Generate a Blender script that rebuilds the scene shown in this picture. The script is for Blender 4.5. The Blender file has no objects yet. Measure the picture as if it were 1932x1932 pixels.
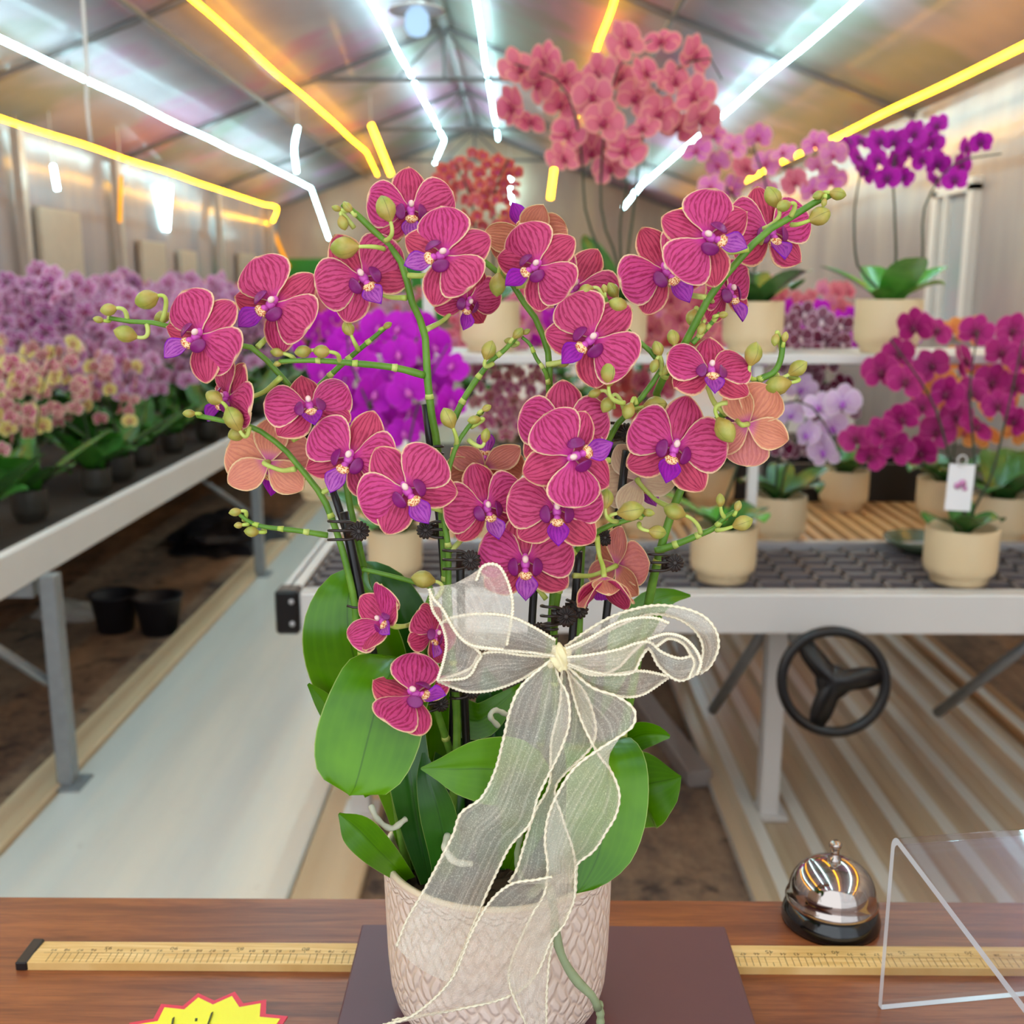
import bpy, math, random
from mathutils import Vector, Matrix, Euler, noise as mnoise
S = bpy.context.scene
COL = S.collection
PI = math.pi
rnd = random.Random(7)
R = math.radians

# ------------------------------------------------------------------ camera
CAM_LOC = Vector((0, 0, 1.35))
FPX = 2000.0
CAM_ROT = Euler((R(90 - 11.9), 0, R(0.55)), 'XYZ').to_matrix()
cam = bpy.data.cameras.new('camera')
cam.sensor_width = 36
cam.lens = FPX / 1932 * 36
cam.clip_start = 0.02
cam.clip_end = 100
cam.dof.use_dof = True
cam.dof.focus_distance = 0.622
cam.dof.aperture_fstop = 9.5
camo = bpy.data.objects.new('camera', cam)
camo.matrix_world = Matrix.Translation(CAM_LOC) @ CAM_ROT.to_4x4()
COL.objects.link(camo)
S.camera = camo

# ------------------------------------------------------------------ light, exposure
S.view_settings.view_transform = 'Standard'
S.view_settings.look = 'None'
S.view_settings.gamma = 1.0
S.view_settings.use_curve_mapping = False
S.view_settings.exposure = 0.42
w = bpy.data.worlds.new('world')
S.world = w
w.use_nodes = True
w.node_tree.nodes['Background'].inputs[0].default_value = (0.86, 0.93, 1.0, 1)
w.node_tree.nodes['Background'].inputs[1].default_value = 1.5
S.cycles.max_bounces = 7
S.cycles.diffuse_bounces = 4
S.cycles.transparent_max_bounces = 14
WHITE_POWER = 27.0
YELLOW_POWER = 17.0

# ------------------------------------------------------------------ helpers
def hx(s, k=1.0):
    s = s.lstrip('#')
    out = []
    for i in (0, 2, 4):
        c = int(s[i:i + 2], 16) / 255
        out.append((c / 12.92 if c <= 0.04045 else ((c + 0.055) / 1.055) ** 2.4) * k)
    return (out[0], out[1], out[2], 1)

def ray(px, py):
    return CAM_ROT @ Vector(((px - 966) / FPX, -(py - 966) / FPX, -1))

def P(px, py, Y):
    """world point on the line of sight of a photo pixel at world depth Y"""
    d = ray(px, py)
    return CAM_LOC + d * (Y / d.y)

def Pz(px, py, z):
    d = ray(px, py)
    return CAM_LOC + d * ((z - 1.35) / d.z)

def depth(p):
    return -(CAM_ROT.transposed() @ (p - CAM_LOC)).z

def cr(pts, n):
    """Catmull-Rom resample of points (Vectors or tuples of numbers) to n points"""
    m = len(pts)
    if m == 2:
        return [pts[0] * (1 - i / (n - 1)) + pts[1] * (i / (n - 1)) for i in range(n)]
    ds = [0.0]
    for i in range(m - 1):
        ds.append(ds[-1] + max((Vector(pts[i + 1][:3]) - Vector(pts[i][:3])).length, 1e-6))
    out = []
    k = 0
    for i in range(n):
        d = ds[-1] * i / (n - 1)
        while k < m - 2 and d > ds[k + 1]:
            k += 1
        t = (d - ds[k]) / (ds[k + 1] - ds[k])
        t = min(max(t, 0), 1)
        p1, p2 = pts[k], pts[k + 1]
        p0 = pts[k - 1] if k > 0 else p1 * 2 - p2
        p3 = pts[k + 2] if k + 2 < m else p2 * 2 - p1
        out.append(0.5 * ((2 * p1) + (p2 - p0) * t + (2 * p0 - 5 * p1 + 4 * p2 - p3) * t * t
                          + (3 * p1 - p0 - 3 * p2 + p3) * t ** 3))
    return out

class MB:
    def __init__(s):
        s.v, s.f, s.m, s.uv, s.e = [], [], [], [], []
    def add(s, vs, fs, mi=0, uv=None, e=None, M=None):
        b = len(s.v)
        if M is not None:
            vs = [M @ Vector(v) for v in vs]
        s.v += [tuple(v) for v in vs]
        s.f += [tuple(b + i for i in f) for f in fs]
        s.m += [mi] * len(fs)
        s.uv += uv if uv else [(0, 0)] * len(vs)
        s.e += e if e else [(1, 0)] * len(vs)
        return s
    def box(s, c, d, mi=0, rz=0, bev=0.0, rx=0, ry=0):
        M = Matrix.Translation(c) @ Euler((rx, ry, rz)).to_matrix().to_4x4()
        x, y, z = d[0] / 2, d[1] / 2, d[2] / 2
        if bev <= 0:
            vs = [(a * x, b * y, k * z) for a in (-1, 1) for b in (-1, 1) for k in (-1, 1)]
            fs = [(0, 1, 3, 2), (4, 6, 7, 5), (0, 4, 5, 1), (2, 3, 7, 6), (0, 2, 6, 4), (1, 5, 7, 3)]
            return s.add(vs, fs, mi, M=M)
        # chamfered box
        vs, idx = [], {}
        for a in (-1, 1):
            for b in (-1, 1):
                for k in (-1, 1):
                    for q in range(3):
                        p = [a * (x - bev), b * (y - bev), k * (z - bev)]
                        p[q] = (a * x, b * y, k * z)[q]
                        idx[(a, b, k, q)] = len(vs)
                        vs.append(p)
        fs = []
        for q in range(3):
            o = [i for i in range(3) if i != q]
            for sg in (-1, 1):
                f = []
                for (u, v) in ((-1, -1), (1, -1), (1, 1), (-1, 1)):
                    t = [0, 0, 0]; t[q] = sg; t[o[0]] = u; t[o[1]] = v
                    f.append(idx[(t[0], t[1], t[2], q)])
                if (sg > 0) == (q == 1):
                    f.reverse()
                fs.append(f)
        for q in range(3):
            o = [i for i in range(3) if i != q]
            for u in (-1, 1):
                for v in (-1, 1):
                    t = [0, 0, 0]; t[o[0]] = u; t[o[1]] = v
                    t0 = list(t); t0[q] = -1; t1 = list(t); t1[q] = 1
                    f = [idx[(*t0, o[0])], idx[(*t1, o[0])], idx[(*t1, o[1])], idx[(*t0, o[1])]]
                    a, b, c2 = Vector(vs[f[0]]), Vector(vs[f[1]]), Vector(vs[f[2]])
                    n = (b - a).cross(c2 - a)
                    ce = sum((Vector(vs[i]) for i in f), Vector()) / 4
                    if n.dot(ce) < 0: f.reverse()
                    fs.append(f)
        for a in (-1, 1):
            for b in (-1, 1):
                for k in (-1, 1):
                    f = [idx[(a, b, k, 0)], idx[(a, b, k, 1)], idx[(a, b, k, 2)]]
                    if a * b * k < 0: f.reverse()
                    fs.append(f)
        return s.add(vs, fs, mi, M=M)
    def tube(s, pts, r, mi=0, seg=8, cap=True, flat=None, twist=0.0):
        pts = [Vector(p) for p in pts]
        n = len(pts)
        rs = r if isinstance(r, (list, tuple)) else [r] * n
        vs, fs, uv = [], [], []
        t = (pts[1] - pts[0]).normalized()
        nn = t.orthogonal().normalized()
        L = 0
        for i in range(n):
            t2 = (pts[min(i + 1, n - 1)] - pts[max(i - 1, 0)]).normalized()
            if t2.length < 1e-6: t2 = t
            nn = (nn - t2 * nn.dot(t2))
            nn = nn.normalized() if nn.length > 1e-6 else t2.orthogonal().normalized()
            bb = t2.cross(nn)
            if i: L += (pts[i] - pts[i - 1]).length
            for k in range(seg):
                a = 2 * PI * k / seg
                ca, sa = math.cos(a), math.sin(a)
                if flat:
                    sa *= flat
                if twist:
                    q = twist * i
                    ca, sa = ca * math.cos(q) - sa * math.sin(q), ca * math.sin(q) + sa * math.cos(q)
                vs.append(pts[i] + (nn * ca + bb * sa) * rs[i])
                uv.append((k / seg, L))
        for i in range(n - 1):
            for k in range(seg):
                k2 = (k + 1) % seg
                fs.append((i * seg + k, i * seg + k2, (i + 1) * seg + k2, (i + 1) * seg + k))
        if cap:
            fs.append(tuple(range(seg - 1, -1, -1)))
            fs.append(tuple((n - 1) * seg + k for k in range(seg)))
        return s.add(vs, fs, mi, uv)
    def ell(s, c, r, mi=0, M=None, nu=10, nv=6, pinch=0.0):
        vs, fs, uv = [], [], []
        for j in range(nv + 1):
            ph = PI * j / nv - PI / 2
            z = math.sin(ph); q = math.cos(ph)
            for i in range(nu):
                a = 2 * PI * i / nu
                k = q * (1 - pinch * z)
                vs.append(Vector((r[0] * k * math.cos(a), r[1] * k * math.sin(a), r[2] * z)))
                uv.append((i / nu, j / nv))
        for j in range(nv):
            for i in range(nu):
                i2 = (i + 1) % nu
                fs.append((j * nu + i, j * nu + i2, (j + 1) * nu + i2, (j + 1) * nu + i))
        T = Matrix.Translation(c) @ (M.to_4x4() if M is not None else Matrix.Identity(4))
        return s.add(vs, fs, mi, uv, M=T)
    def lathe(s, prof, c, mi=0, seg=40, M=None):
        vs, fs, uv = [], [], []
        n = len(prof)
        for j, (r, z) in enumerate(prof):
            for i in range(seg):
                a = 2 * PI * i / seg
                vs.append(Vector((r * math.cos(a), r * math.sin(a), z)))
                uv.append((i / seg, j / (n - 1)))
        for j in range(n - 1):
            for i in range(seg):
                i2 = (i + 1) % seg
                fs.append((j * seg + i, j * seg + i2, (j + 1) * seg + i2, (j + 1) * seg + i))
        T = Matrix.Translation(c) @ (M.to_4x4() if M is not None else Matrix.Identity(4))
        return s.add(vs, fs, mi, uv, M=T)
    def grid(s, G, mi=0, UV=None, E=None):
        n, m = len(G), len(G[0])
        vs = [p for row in G for p in row]
        fs = [(i * m + j, i * m + j + 1, (i + 1) * m + j + 1, (i + 1) * m + j)
              for i in range(n - 1) for j in range(m - 1)]
        uv = [u for row in UV for u in row] if UV else [(j / (m - 1), i / (n - 1)) for i in range(n) for j in range(m)]
        e = [u for row in E for u in row] if E else None
        return s.add(vs, fs, mi, uv, e)
    def mesh(s, name, mats, smooth=True):
        me = bpy.data.meshes.new(name)
        me.from_pydata(s.v, [], s.f)
        for m_ in mats: me.materials.append(m_)
        me.polygons.foreach_set('material_index', s.m)
        me.polygons.foreach_set('use_smooth', [smooth] * len(s.f))
        li = [0] * len(me.loops)
        me.loops.foreach_get('vertex_index', li)
        for nm, dat in (('uv', s.uv), ('edge', s.e)):
            l = me.uv_layers.new(name=nm)
            a = []
            for i in li: a += dat[i]
            l.data.foreach_set('uv', a)
        me.update()
        return me
    def build(s, name, mats, parent=None, smooth=True):
        if not isinstance(mats, (list, tuple)): mats = [mats]
        o = bpy.data.objects.new(name, s.mesh(name, mats, smooth))
        COL.objects.link(o)
        if parent is not None: par(o, parent)
        return o

WM = {}
def par(o, p):
    o.parent = p
    o.matrix_parent_inverse = wmat(p).inverted()
def wmat(p):
    m = p.matrix_basis.copy()
    if p.parent is not None:
        m = wmat(p.parent) @ p.matrix_parent_inverse @ m
    return m
def tag(o, label, cat, group=None, kind=None):
    if label: o['label'] = label
    if cat: o['category'] = cat
    if group: o['group'] = group
    if kind: o['kind'] = kind
    return o
def struct(o):
    o['kind'] = 'structure'; return o
def thing(name, loc, label, cat, group=None, rz=0):
    o = bpy.data.objects.new(name, None)
    o.location = loc; o.rotation_euler = (0, 0, rz); o.empty_display_size = .05
    COL.objects.link(o)
    return tag(o, label, cat, group)
def link(name, me, parent, M):
    """link an object on shared mesh data, M = matrix in the parent's own space"""
    o = bpy.data.objects.new(name, me)
    COL.objects.link(o)
    o.parent = parent
    o.matrix_basis = M
    return o

# ------------------------------------------------------------------ materials
class NT:
    def __init__(s, name):
        s.mat = bpy.data.materials.new(name)
        s.mat.use_nodes = True
        s.nt = s.mat.node_tree
        s.nt.nodes.clear()
        s.out = s.nt.nodes.new('ShaderNodeOutputMaterial')
    def n(s, t, **k):
        nd = s.nt.nodes.new('ShaderNode' + t)
        for a, b in k.items():
            if a.startswith('i_'):
                key = a[2:].replace('_', ' ')
                key = int(key) if key.isdigit() else key
                s.set(nd.inputs[key], b)
            else:
                setattr(nd, a, b)
        return nd
    def set(s, inp, b):
        if isinstance(b, bpy.types.NodeSocket): s.nt.links.new(b, inp)
        else: inp.default_value = b
    def math(s, op, a, b=0.0, c=None):
        nd = s.nt.nodes.new('ShaderNodeMath'); nd.operation = op
        s.set(nd.inputs[0], a); s.set(nd.inputs[1], b)
        if c is not None: s.set(nd.inputs[2], c)
        return nd.outputs[0]
    def mix(s, f, a, b):
        nd = s.nt.nodes.new('ShaderNodeMix'); nd.data_type = 'RGBA'
        s.set(nd.inputs[0], f); s.set(nd.inputs[6], a); s.set(nd.inputs[7], b)
        return nd.outputs[2]
    def ss(s, v, lo, hi, a=0.0, b=1.0):
        nd = s.nt.nodes.new('ShaderNodeMapRange'); nd.interpolation_type = 'SMOOTHSTEP'
        s.set(nd.inputs[0], v); s.set(nd.inputs[1], lo); s.set(nd.inputs[2], hi); s.set(nd.inputs[3], a); s.set(nd.inputs[4], b)
        return nd.outputs[0]
    def uv(s, name='uv'):
        u = s.n('UVMap', uv_map=name)
        x = s.n('SeparateXYZ', i_0=u.outputs[0])
        return u.outputs[0], x.outputs[0], x.outputs[1]
    def obj(s): return s.n('TexCoord').outputs['Object']
    def geo(s): return s.n('NewGeometry').outputs['Position']
    def map(s, v, scale, loc=(0, 0, 0)):
        return s.n('Mapping', i_Vector=v, i_Scale=scale, i_Location=loc).outputs[0]
    def noise(s, v, sc, det=3, rough=.55, dist=0.0):
        nd = s.n('TexNoise', i_Vector=v, i_Scale=sc, i_Detail=det, i_Roughness=rough, i_Distortion=dist)
        return nd.outputs['Factor'] if 'Factor' in nd.outputs else nd.outputs[0]
    def bsdf(s, col, rough=.5, metal=0.0, bump=None, bs=.3, bd=.002, **k):
        b = s.n('BsdfPrincipled', i_Base_Color=col, i_Roughness=rough, i_Metallic=metal)
        for a, v in k.items(): s.set(b.inputs[a.replace('_', ' ')], v)
        if bump is not None:
            bn = s.n('Bump', i_Strength=bs, i_Distance=bd, i_Height=bump)
            s.nt.links.new(bn.outputs[0], b.inputs['Normal'])
        return b.outputs[0]
    def done(s, sh):
        s.nt.links.new(sh, s.out.inputs[0]); return s.mat

def simple(name, col, rough=.5, metal=0.0, var=.12, sc=8, bump=0.0, **k):
    m = NT(name)
    n_ = m.noise(m.obj(), sc, 4)
    c = m.mix(n_, tuple(x * (1 - var) for x in col[:3]) + (1,), tuple(min(x * (1 + var), 1) for x in col[:3]) + (1,))
    return m.done(m.bsdf(c, rough, metal, bump=n_ if bump else None, bs=bump, **k))
def emis(name, col, st):
    m = NT(name)
    o = m.obj()
    n_ = m.noise(o, 3.0, 2)
    e = m.n('Emission', i_Color=col, i_Strength=m.ss(n_, .3, .7, st * .85, st * 1.1))
    return m.done(e.outputs[0])

def petal_front(name, body, vein, edge, core, back=False, veins=5.2, emin=.038):
    m = NT(name)
    uv, s_, t_ = m.uv()
    _, d_, _2 = m.uv('edge')
    oi = m.n('ObjectInfo').outputs['Random']
    nz = m.noise(m.map(uv, (3.0, 1.3, 1)), 2.6, 2)
    ph = m.math('ADD', m.math('MULTIPLY', s_, veins), m.math('MULTIPLY', m.math('SUBTRACT', nz, .5), 1.5))
    wv = m.math('SINE', m.math('MULTIPLY', ph, 6.283))
    wv2 = m.math('SINE', m.math('MULTIPLY', m.math('ADD', m.math('MULTIPLY', t_, 5), m.math('MULTIPLY', nz, 4)), 6.283))
    nf = m.noise(m.map(uv, (9, 3, 1)), 4, 2)
    v = m.math('ADD', m.math('MULTIPLY', m.ss(wv, .0, 1), m.ss(nf, .2, .5, .6, 1)), m.math('MULTIPLY', m.ss(wv2, .5, 1), .15))
    v = m.math('MULTIPLY', v, m.ss(t_, .1, .35))
    v = m.math('MULTIPLY', v, m.ss(d_, emin * .7, emin * 2.4))
    n2 = m.noise(uv, 6, 2)
    body2 = m.mix(m.math('MULTIPLY', m.ss(oi, 0, 1), .35), body, core)
    c = m.mix(m.ss(n2, .25, .8, 0, .35), body2, tuple(min(1, x * 1.35) for x in body[:3]) + (1,))
    c = m.mix(m.math('MULTIPLY', v, .35 if back else .72), c, vein)
    c = m.mix(m.ss(t_, .28, .02), c, core)
    dn = m.math('ADD', d_, m.math('MULTIPLY', m.math('SUBTRACT', m.noise(uv, 14, 2), .5), .05))
    c = m.mix(m.ss(dn, emin * 1.3, emin * .25), c, edge)
    b = m.n('BsdfPrincipled', i_Base_Color=c, i_Roughness=.5)
    b.inputs['Specular IOR Level'].default_value = .25
    bn = m.n('Bump', i_Strength=.25, i_Distance=.0006, i_Height=wv)
    m.nt.links.new(bn.outputs[0], b.inputs['Normal'])
    tr = m.n('BsdfTranslucent', i_Color=c)
    mx = m.n('MixShader', i_0=.16)
    m.nt.links.new(b.outputs[0], mx.inputs[1]); m.nt.links.new(tr.outputs[0], mx.inputs[2])
    return m.done(mx.outputs[0])

M_PET = petal_front('petal_veined', hx('#c64674'), hx('#8c0c3c'), hx('#efcba2'), hx('#cc2d98'))
M_SEP = petal_front('sepal_veined', hx('#c0425f'), hx('#860c36'), hx('#ecbe92'), hx('#c2308a'), veins=4.2)
M_BACK = petal_front('petal_back', hx('#de9070'), hx('#c0605c'), hx('#f2cf9c'), hx('#d667a0'), back=True, veins=5)
M_BACKPALE = petal_front('petal_back_pale', hx('#e3c7a0'), hx('#cf9c86'), hx('#f3e0c0'), hx('#deb0b0'), back=True, veins=5)
M_LIP = petal_front('lip_purple', hx('#a012a4'), hx('#7d0e8c'), hx('#8a16b8'), hx('#e2a8cc'), veins=3, emin=.04)
M_LOBE = simple('side_lobe', hx('#7c0c66'), .4, sc=200, var=.3)
M_COLM = simple('column_pink', hx('#cf50b4'), .4, sc=150, var=.25)
M_CAP = simple('anther_cap', hx('#f0ccc4'), .35, sc=150)
def callus():
    m = NT('callus_spotted')
    v = m.n('TexVoronoi', i_Vector=m.obj(), i_Scale=1100.0)
    c = m.mix(m.ss(v.outputs['Distance'], .35, .55), hx('#c4560c'), hx('#f2cf98'))
    return m.done(m.bsdf(c, .4))
M_CAL = callus()
def stemmat(name, a, b, sc=60):
    m = NT(name)
    n_ = m.noise(m.obj(), sc, 3)
    return m.done(m.bsdf(m.mix(m.ss(n_, .3, .7), a, b), .42, Specular_IOR_Level=.4))
M_STEM = stemmat('spike_green', hx('#4f7c22'), hx('#6b9632'))
M_PED = stemmat('pedicel_green', hx('#a9bf4c'), hx('#c4cf72'))
def budmat():
    m = NT('bud_green')
    uv, u, v = m.uv()
    w_ = m.math('ABSOLUTE', m.math('SINE', m.math('MULTIPLY', u, 3 * PI)))
    n_ = m.noise(m.obj(), 120, 3)
    c = m.mix(m.ss(n_, .3, .7), hx('#909a3c'), hx('#b4ac55'))
    c = m.mix(m.ss(v, .75, .15, 0, .45), c, hx('#b07a3c'))
    c = m.mix(m.ss(w_, .07, .0), c, hx('#5f5c28'))
    return m.done(m.bsdf(c, .42))
M_BUD = budmat()
def leafmat(name, a, b, rough=.27, mid=True):
    m = NT(name)
    uv, u, v = m.uv()
    n_ = m.noise(m.obj(), 14, 4)
    st = m.math('SINE', m.math('MULTIPLY', u, 60))
    c = m.mix(m.ss(n_, .3, .72), a, b)
    c = m.mix(m.ss(st, 0, 1, 0, .12), c, b)
    if mid:
        q = m.math('ABSOLUTE', m.math('SUBTRACT', u, .5))
        c = m.mix(m.ss(q, .014, .002, 0, .6), c, tuple(x * .45 for x in a[:3]) + (1,))
        c = m.mix(m.ss(q, .485, .5, 0, .7), c, hx('#a8b860'))
    return m.done(m.bsdf(c, rough, bump=n_, bs=.15, bd=.003, Specular_IOR_Level=.38))
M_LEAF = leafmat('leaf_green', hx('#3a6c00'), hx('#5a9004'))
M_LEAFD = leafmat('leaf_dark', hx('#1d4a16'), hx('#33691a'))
M_BGLEAF = leafmat('leaf_bench', hx('#2c5a26'), hx('#47803a'), mid=False)
M_BGLEAFG = leafmat('leaf_bright', hx('#3d8a2c'), hx('#5cab3c'), mid=False)
M_BLACK = simple('black_plastic', hx('#141214'), .35, sc=80)
M_CLIP = simple('clip_plastic', hx('#2a201c'), .28, sc=120)
M_BGSTEM = simple('bench_spike', hx('#33402c'), .6)
M_BARK = simple('bark_chips', hx('#4a3a26'), .9, sc=90, var=.5, bump=.5)
M_ROOT = simple('root_grey', hx('#8d9a74'), .7, sc=160, var=.2)
M_ROOTW = simple('root_white', hx('#d8d8c0'), .7, sc=160, var=.1)
M_WHITE = simple('white_metal', hx('#dcdad8'), .45, sc=6, var=.04)
M_ALU = simple('aluminium', hx('#c8c8cc'), .35, .55, sc=9, var=.08)
M_STEEL = simple('galvanised_steel', hx('#9a9fa2'), .45, .5, sc=30, var=.18)
M_CREAMPOT = simple('cream_pot', hx('#e6cfa6'), .42, sc=5, var=.05)
M_SOIL = None
# ================================================================== structure
def soilmat():
    m = NT('soil_floor')
    g = m.geo()
    n1 = m.noise(m.map(g, (1, .45, 1)), 4.0, 8, .7)
    n2 = m.noise(g, 28, 6, .7)
    c = m.mix(m.ss(n1, .3, .7), hx('#60504a'), hx('#b49478'))
    c = m.mix(m.ss(n2, .45, .75, 0, .7), c, hx('#b89a7c'))
    c = m.mix(m.ss(m.noise(g, 9, 5), .55, .7, 0, .8), c, hx('#26222a'))
    return m.done(m.bsdf(c, .8, bump=n2, bs=.8, bd=.02))
M_SOIL = soilmat()
def slabmat(name, a, b, rough=.28):
    m = NT(name)
    g = m.geo()
    n1 = m.noise(m.map(g, (3, .25, 1)), 2.5, 5)
    n2 = m.noise(g, 20, 4)
    c = m.mix(m.ss(n1, .3, .7), a, b)
    c = m.mix(m.ss(m.noise(g, 6, 6, .7), .66, .74, 0, .5), c, hx('#a08c78'))
    return m.done(m.bsdf(c, rough, bump=n2, bs=.08, bd=.004))
M_SLAB = slabmat('walkway_paint', hx('#e0e2dc'), hx('#eeece2'), .2)
M_KERB = slabmat('kerb_concrete', hx('#d2b48e'), hx('#e2c8a4'), .5)
M_CORR = slabmat('corrugated_sheet', hx('#dcdad2'), hx('#e8e6de'), .2)
def filmmat():
    m = NT('roof_film')
    g = m.geo()
    n1 = m.noise(g, 1.1, 3)
    n2 = m.noise(m.map(g, (1, .35, 1)), 5.0, 4)
    c = m.mix(m.ss(n1, .3, .7), hx('#a0969c'), hx('#aea4aa'))
    c = m.mix(m.ss(m.noise(g, .55, 4, .6), .48, .60, 0, .55), c, hx('#a8688c'))  # pink flower reflections painted into the film colour
    c = m.mix(m.ss(m.noise(m.map(g, (1, 1, 1), (7, 3, 2)), .5, 4, .6), .50, .60, 0, .5), c, hx('#6e7e64'))  # green foliage reflections, painted in as well
    df = m.n('BsdfDiffuse', i_Color=c)
    gl_ = m.n('BsdfGlossy', i_Roughness=.12)
    mx = m.n('MixShader', i_0=.018)
    m.nt.links.new(df.outputs[0], mx.inputs[1]); m.nt.links.new(gl_.outputs[0], mx.inputs[2])
    return m.done(mx.outputs[0])
M_FILM = filmmat()
def wallmat(name, a, b, rough=.3, panel=True):
    m = NT(name)
    g = m.geo()
    n1 = m.noise(m.map(g, (1, 1.3, .3)), 1.6, 3)
    bk = m.n('TexBrick', i_Vector=m.n('Mapping', i_Vector=g, i_Rotation=(R(90), 0, R(90)), i_Scale=(1, 1, 1)).outputs[0], i_Scale=.9)
    c = m.mix(m.ss(n1, .35, .65), a, b)
    return m.done(m.bsdf(c, rough, bump=m.noise(g, 5, 2), bs=.2, bd=.02))
M_WALLL = wallmat('wall_film_left', hx('#8c8894'), hx('#aa9c9a'), .2)
M_WALLR = wallmat('wall_film_right', hx('#9c9496'), hx('#b4aaa4'), .25)
M_WALLB = wallmat('wall_end', hx('#a89084'), hx('#c0a890'), .45)

def quad(name, pts, m):
    return struct(MB().add(pts, [tuple(range(len(pts)))]).build(name, m, smooth=False))
Y0, Y1 = -1.3, 16.4
XL, XR, XT = -3.66, 2.44, -0.69
ZL, ZR, ZT = 2.50, 2.42, 3.62
quad('floor', [(XL, Y0, -.03), (XR, Y0, -.03), (XR, Y1, -.03), (XL, Y1, -.03)], M_SOIL)
def slab(name, x0, x1, z0, z1, m, y0=Y0 + .05, y1=Y1 - .05):
    return struct(MB().box(((x0 + x1) / 2, (y0 + y1) / 2, (z0 + z1) / 2), (x1 - x0, y1 - y0, z1 - z0), bev=.006).build(name, m, smooth=False))
slab('walkway', -1.27, -.53, -.03, 0, M_SLAB)
slab('kerb', -1.38, -1.272, -.03, .015, M_KERB)
slab('kerb', -.528, -.37, -.03, -.004, M_KERB)
slab('kerb', 1.52, 1.62, -.03, .015, simple('orange_kerb', hx('#b48a5c'), .5))
slab('gutter', -.05, .12, -.03, -.018, simple('gutter_dark', hx('#4a4440'), .7, sc=20, var=.5))
# ribbed sheet walkway, ribs run along the house
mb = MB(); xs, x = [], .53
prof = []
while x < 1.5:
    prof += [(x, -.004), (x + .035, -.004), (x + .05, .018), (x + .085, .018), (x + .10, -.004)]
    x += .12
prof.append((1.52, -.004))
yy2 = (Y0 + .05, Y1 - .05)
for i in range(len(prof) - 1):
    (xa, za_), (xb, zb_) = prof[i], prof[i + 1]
    k_ = 0 if za_ > 0 and zb_ > 0 else (2 if (i // 5) % 2 else 1)  # tan reflections between the ribs painted in, alternating two tones
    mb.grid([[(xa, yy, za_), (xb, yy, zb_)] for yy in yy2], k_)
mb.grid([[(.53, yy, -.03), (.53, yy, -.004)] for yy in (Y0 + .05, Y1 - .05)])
struct(mb.build('ribbed_walkway', [M_CORR, slabmat('groove_reflection_tan', hx('#cbb698'), hx('#d6c2a6'), .25), slabmat('groove_reflection_dark', hx('#bfa88c'), hx('#ccb69c'), .25)], smooth=False))

quad('wall_left', [(XL, Y0, -.03), (XL, Y1, -.03), (XL, Y1, ZL), (XL, Y0, ZL)], M_WALLL)
quad('wall_right', [(XR, Y1, -.03), (XR, Y0, -.03), (XR, Y0, ZR), (XR, Y1, ZR)], M_WALLR)
quad('wall_back', [(XL, Y1, -.03), (XR, Y1, -.03), (XR, Y1, ZR), (XT, Y1, ZT), (XL, Y1, ZL)], M_WALLB)
mb = MB()
mb.add([(XL, Y0, ZL), (XL, Y1, ZL), (XT, Y1, ZT), (XT, Y0, ZT)], [(0, 1, 2, 3)])
mb.add([(XR, Y1, ZR), (XR, Y0, ZR), (XT, Y0, ZT), (XT, Y1, ZT)], [(0, 1, 2, 3)])
struct(mb.build('ceiling', M_FILM, smooth=False))

pa, pb = Pz(1192, 1296, 0), Pz(1322, 1468, 0)
dd = pb - pa
tag(MB().box(((pa.x + pb.x) / 2, (pa.y + pb.y) / 2, -.004), (.07, dd.length, .05), rz=math.atan2(-dd.x, dd.y), bev=.004)
    .build('steel_channel', simple('channel_grey', hx('#a8a09c'), .45, .3), smooth=False), 'grey steel channel lying on the soil right of the flower pot', 'metal channel')
# steel frames of the greenhouse
M_FRAME = simple('frame_steel', hx('#6e6a6c'), .5, .3, sc=12)
M_POST = simple('post_steel', hx('#b0a49c'), .45, .2, sc=12)
n = 0
for yy in (1.6, 4.3, 6.9, 9.9, 12.9, 15.9):
    n += 1
    mb = MB()
    d = .035
    mb.tube([(XL + .03, yy, ZL - d), (XT, yy, ZT - d * 1.3)], .022, seg=6)
    mb.tube([(XR - .03, yy, ZR - d), (XT, yy, ZT - d * 1.3)], .022, seg=6)
    if yy > 9:
        mb.tube([(XT - 1.1, yy, ZT - .47), (XT + 1.1, yy, ZT - .47)], .02, seg=6)
        mb.tube([(XT, yy, ZT - .06), (XT, yy, ZT - .47)], .016, seg=6)
        mb.tube([(XT, yy, ZT - .07), (XT - .42, yy, ZT - .47)], .012, seg=6)
        mb.tube([(XT, yy, ZT - .07), (XT + .42, yy, ZT - .47)], .012, seg=6)
    struct(mb.build('trim_%d' % n, M_FRAME, smooth=False))
for xx, zz in ((XT, ZT - .06), (XT - 1.6, ZT - .66), (XT + 1.6, ZT - .66)):
    n += 1
    struct(MB().tube([(xx, Y0, zz), (xx, Y1 - .05, zz)], .02, seg=6).build('trim_%d' % n, M_FRAME))
for yy in (7.85, 9.7, 12.9, 15.6):
    n += 1
    struct(MB().box((XL + .08, yy, 1.22), (.06, .09, 2.5)).build('trim_%d' % n, M_POST, smooth=False))
n += 1
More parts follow.
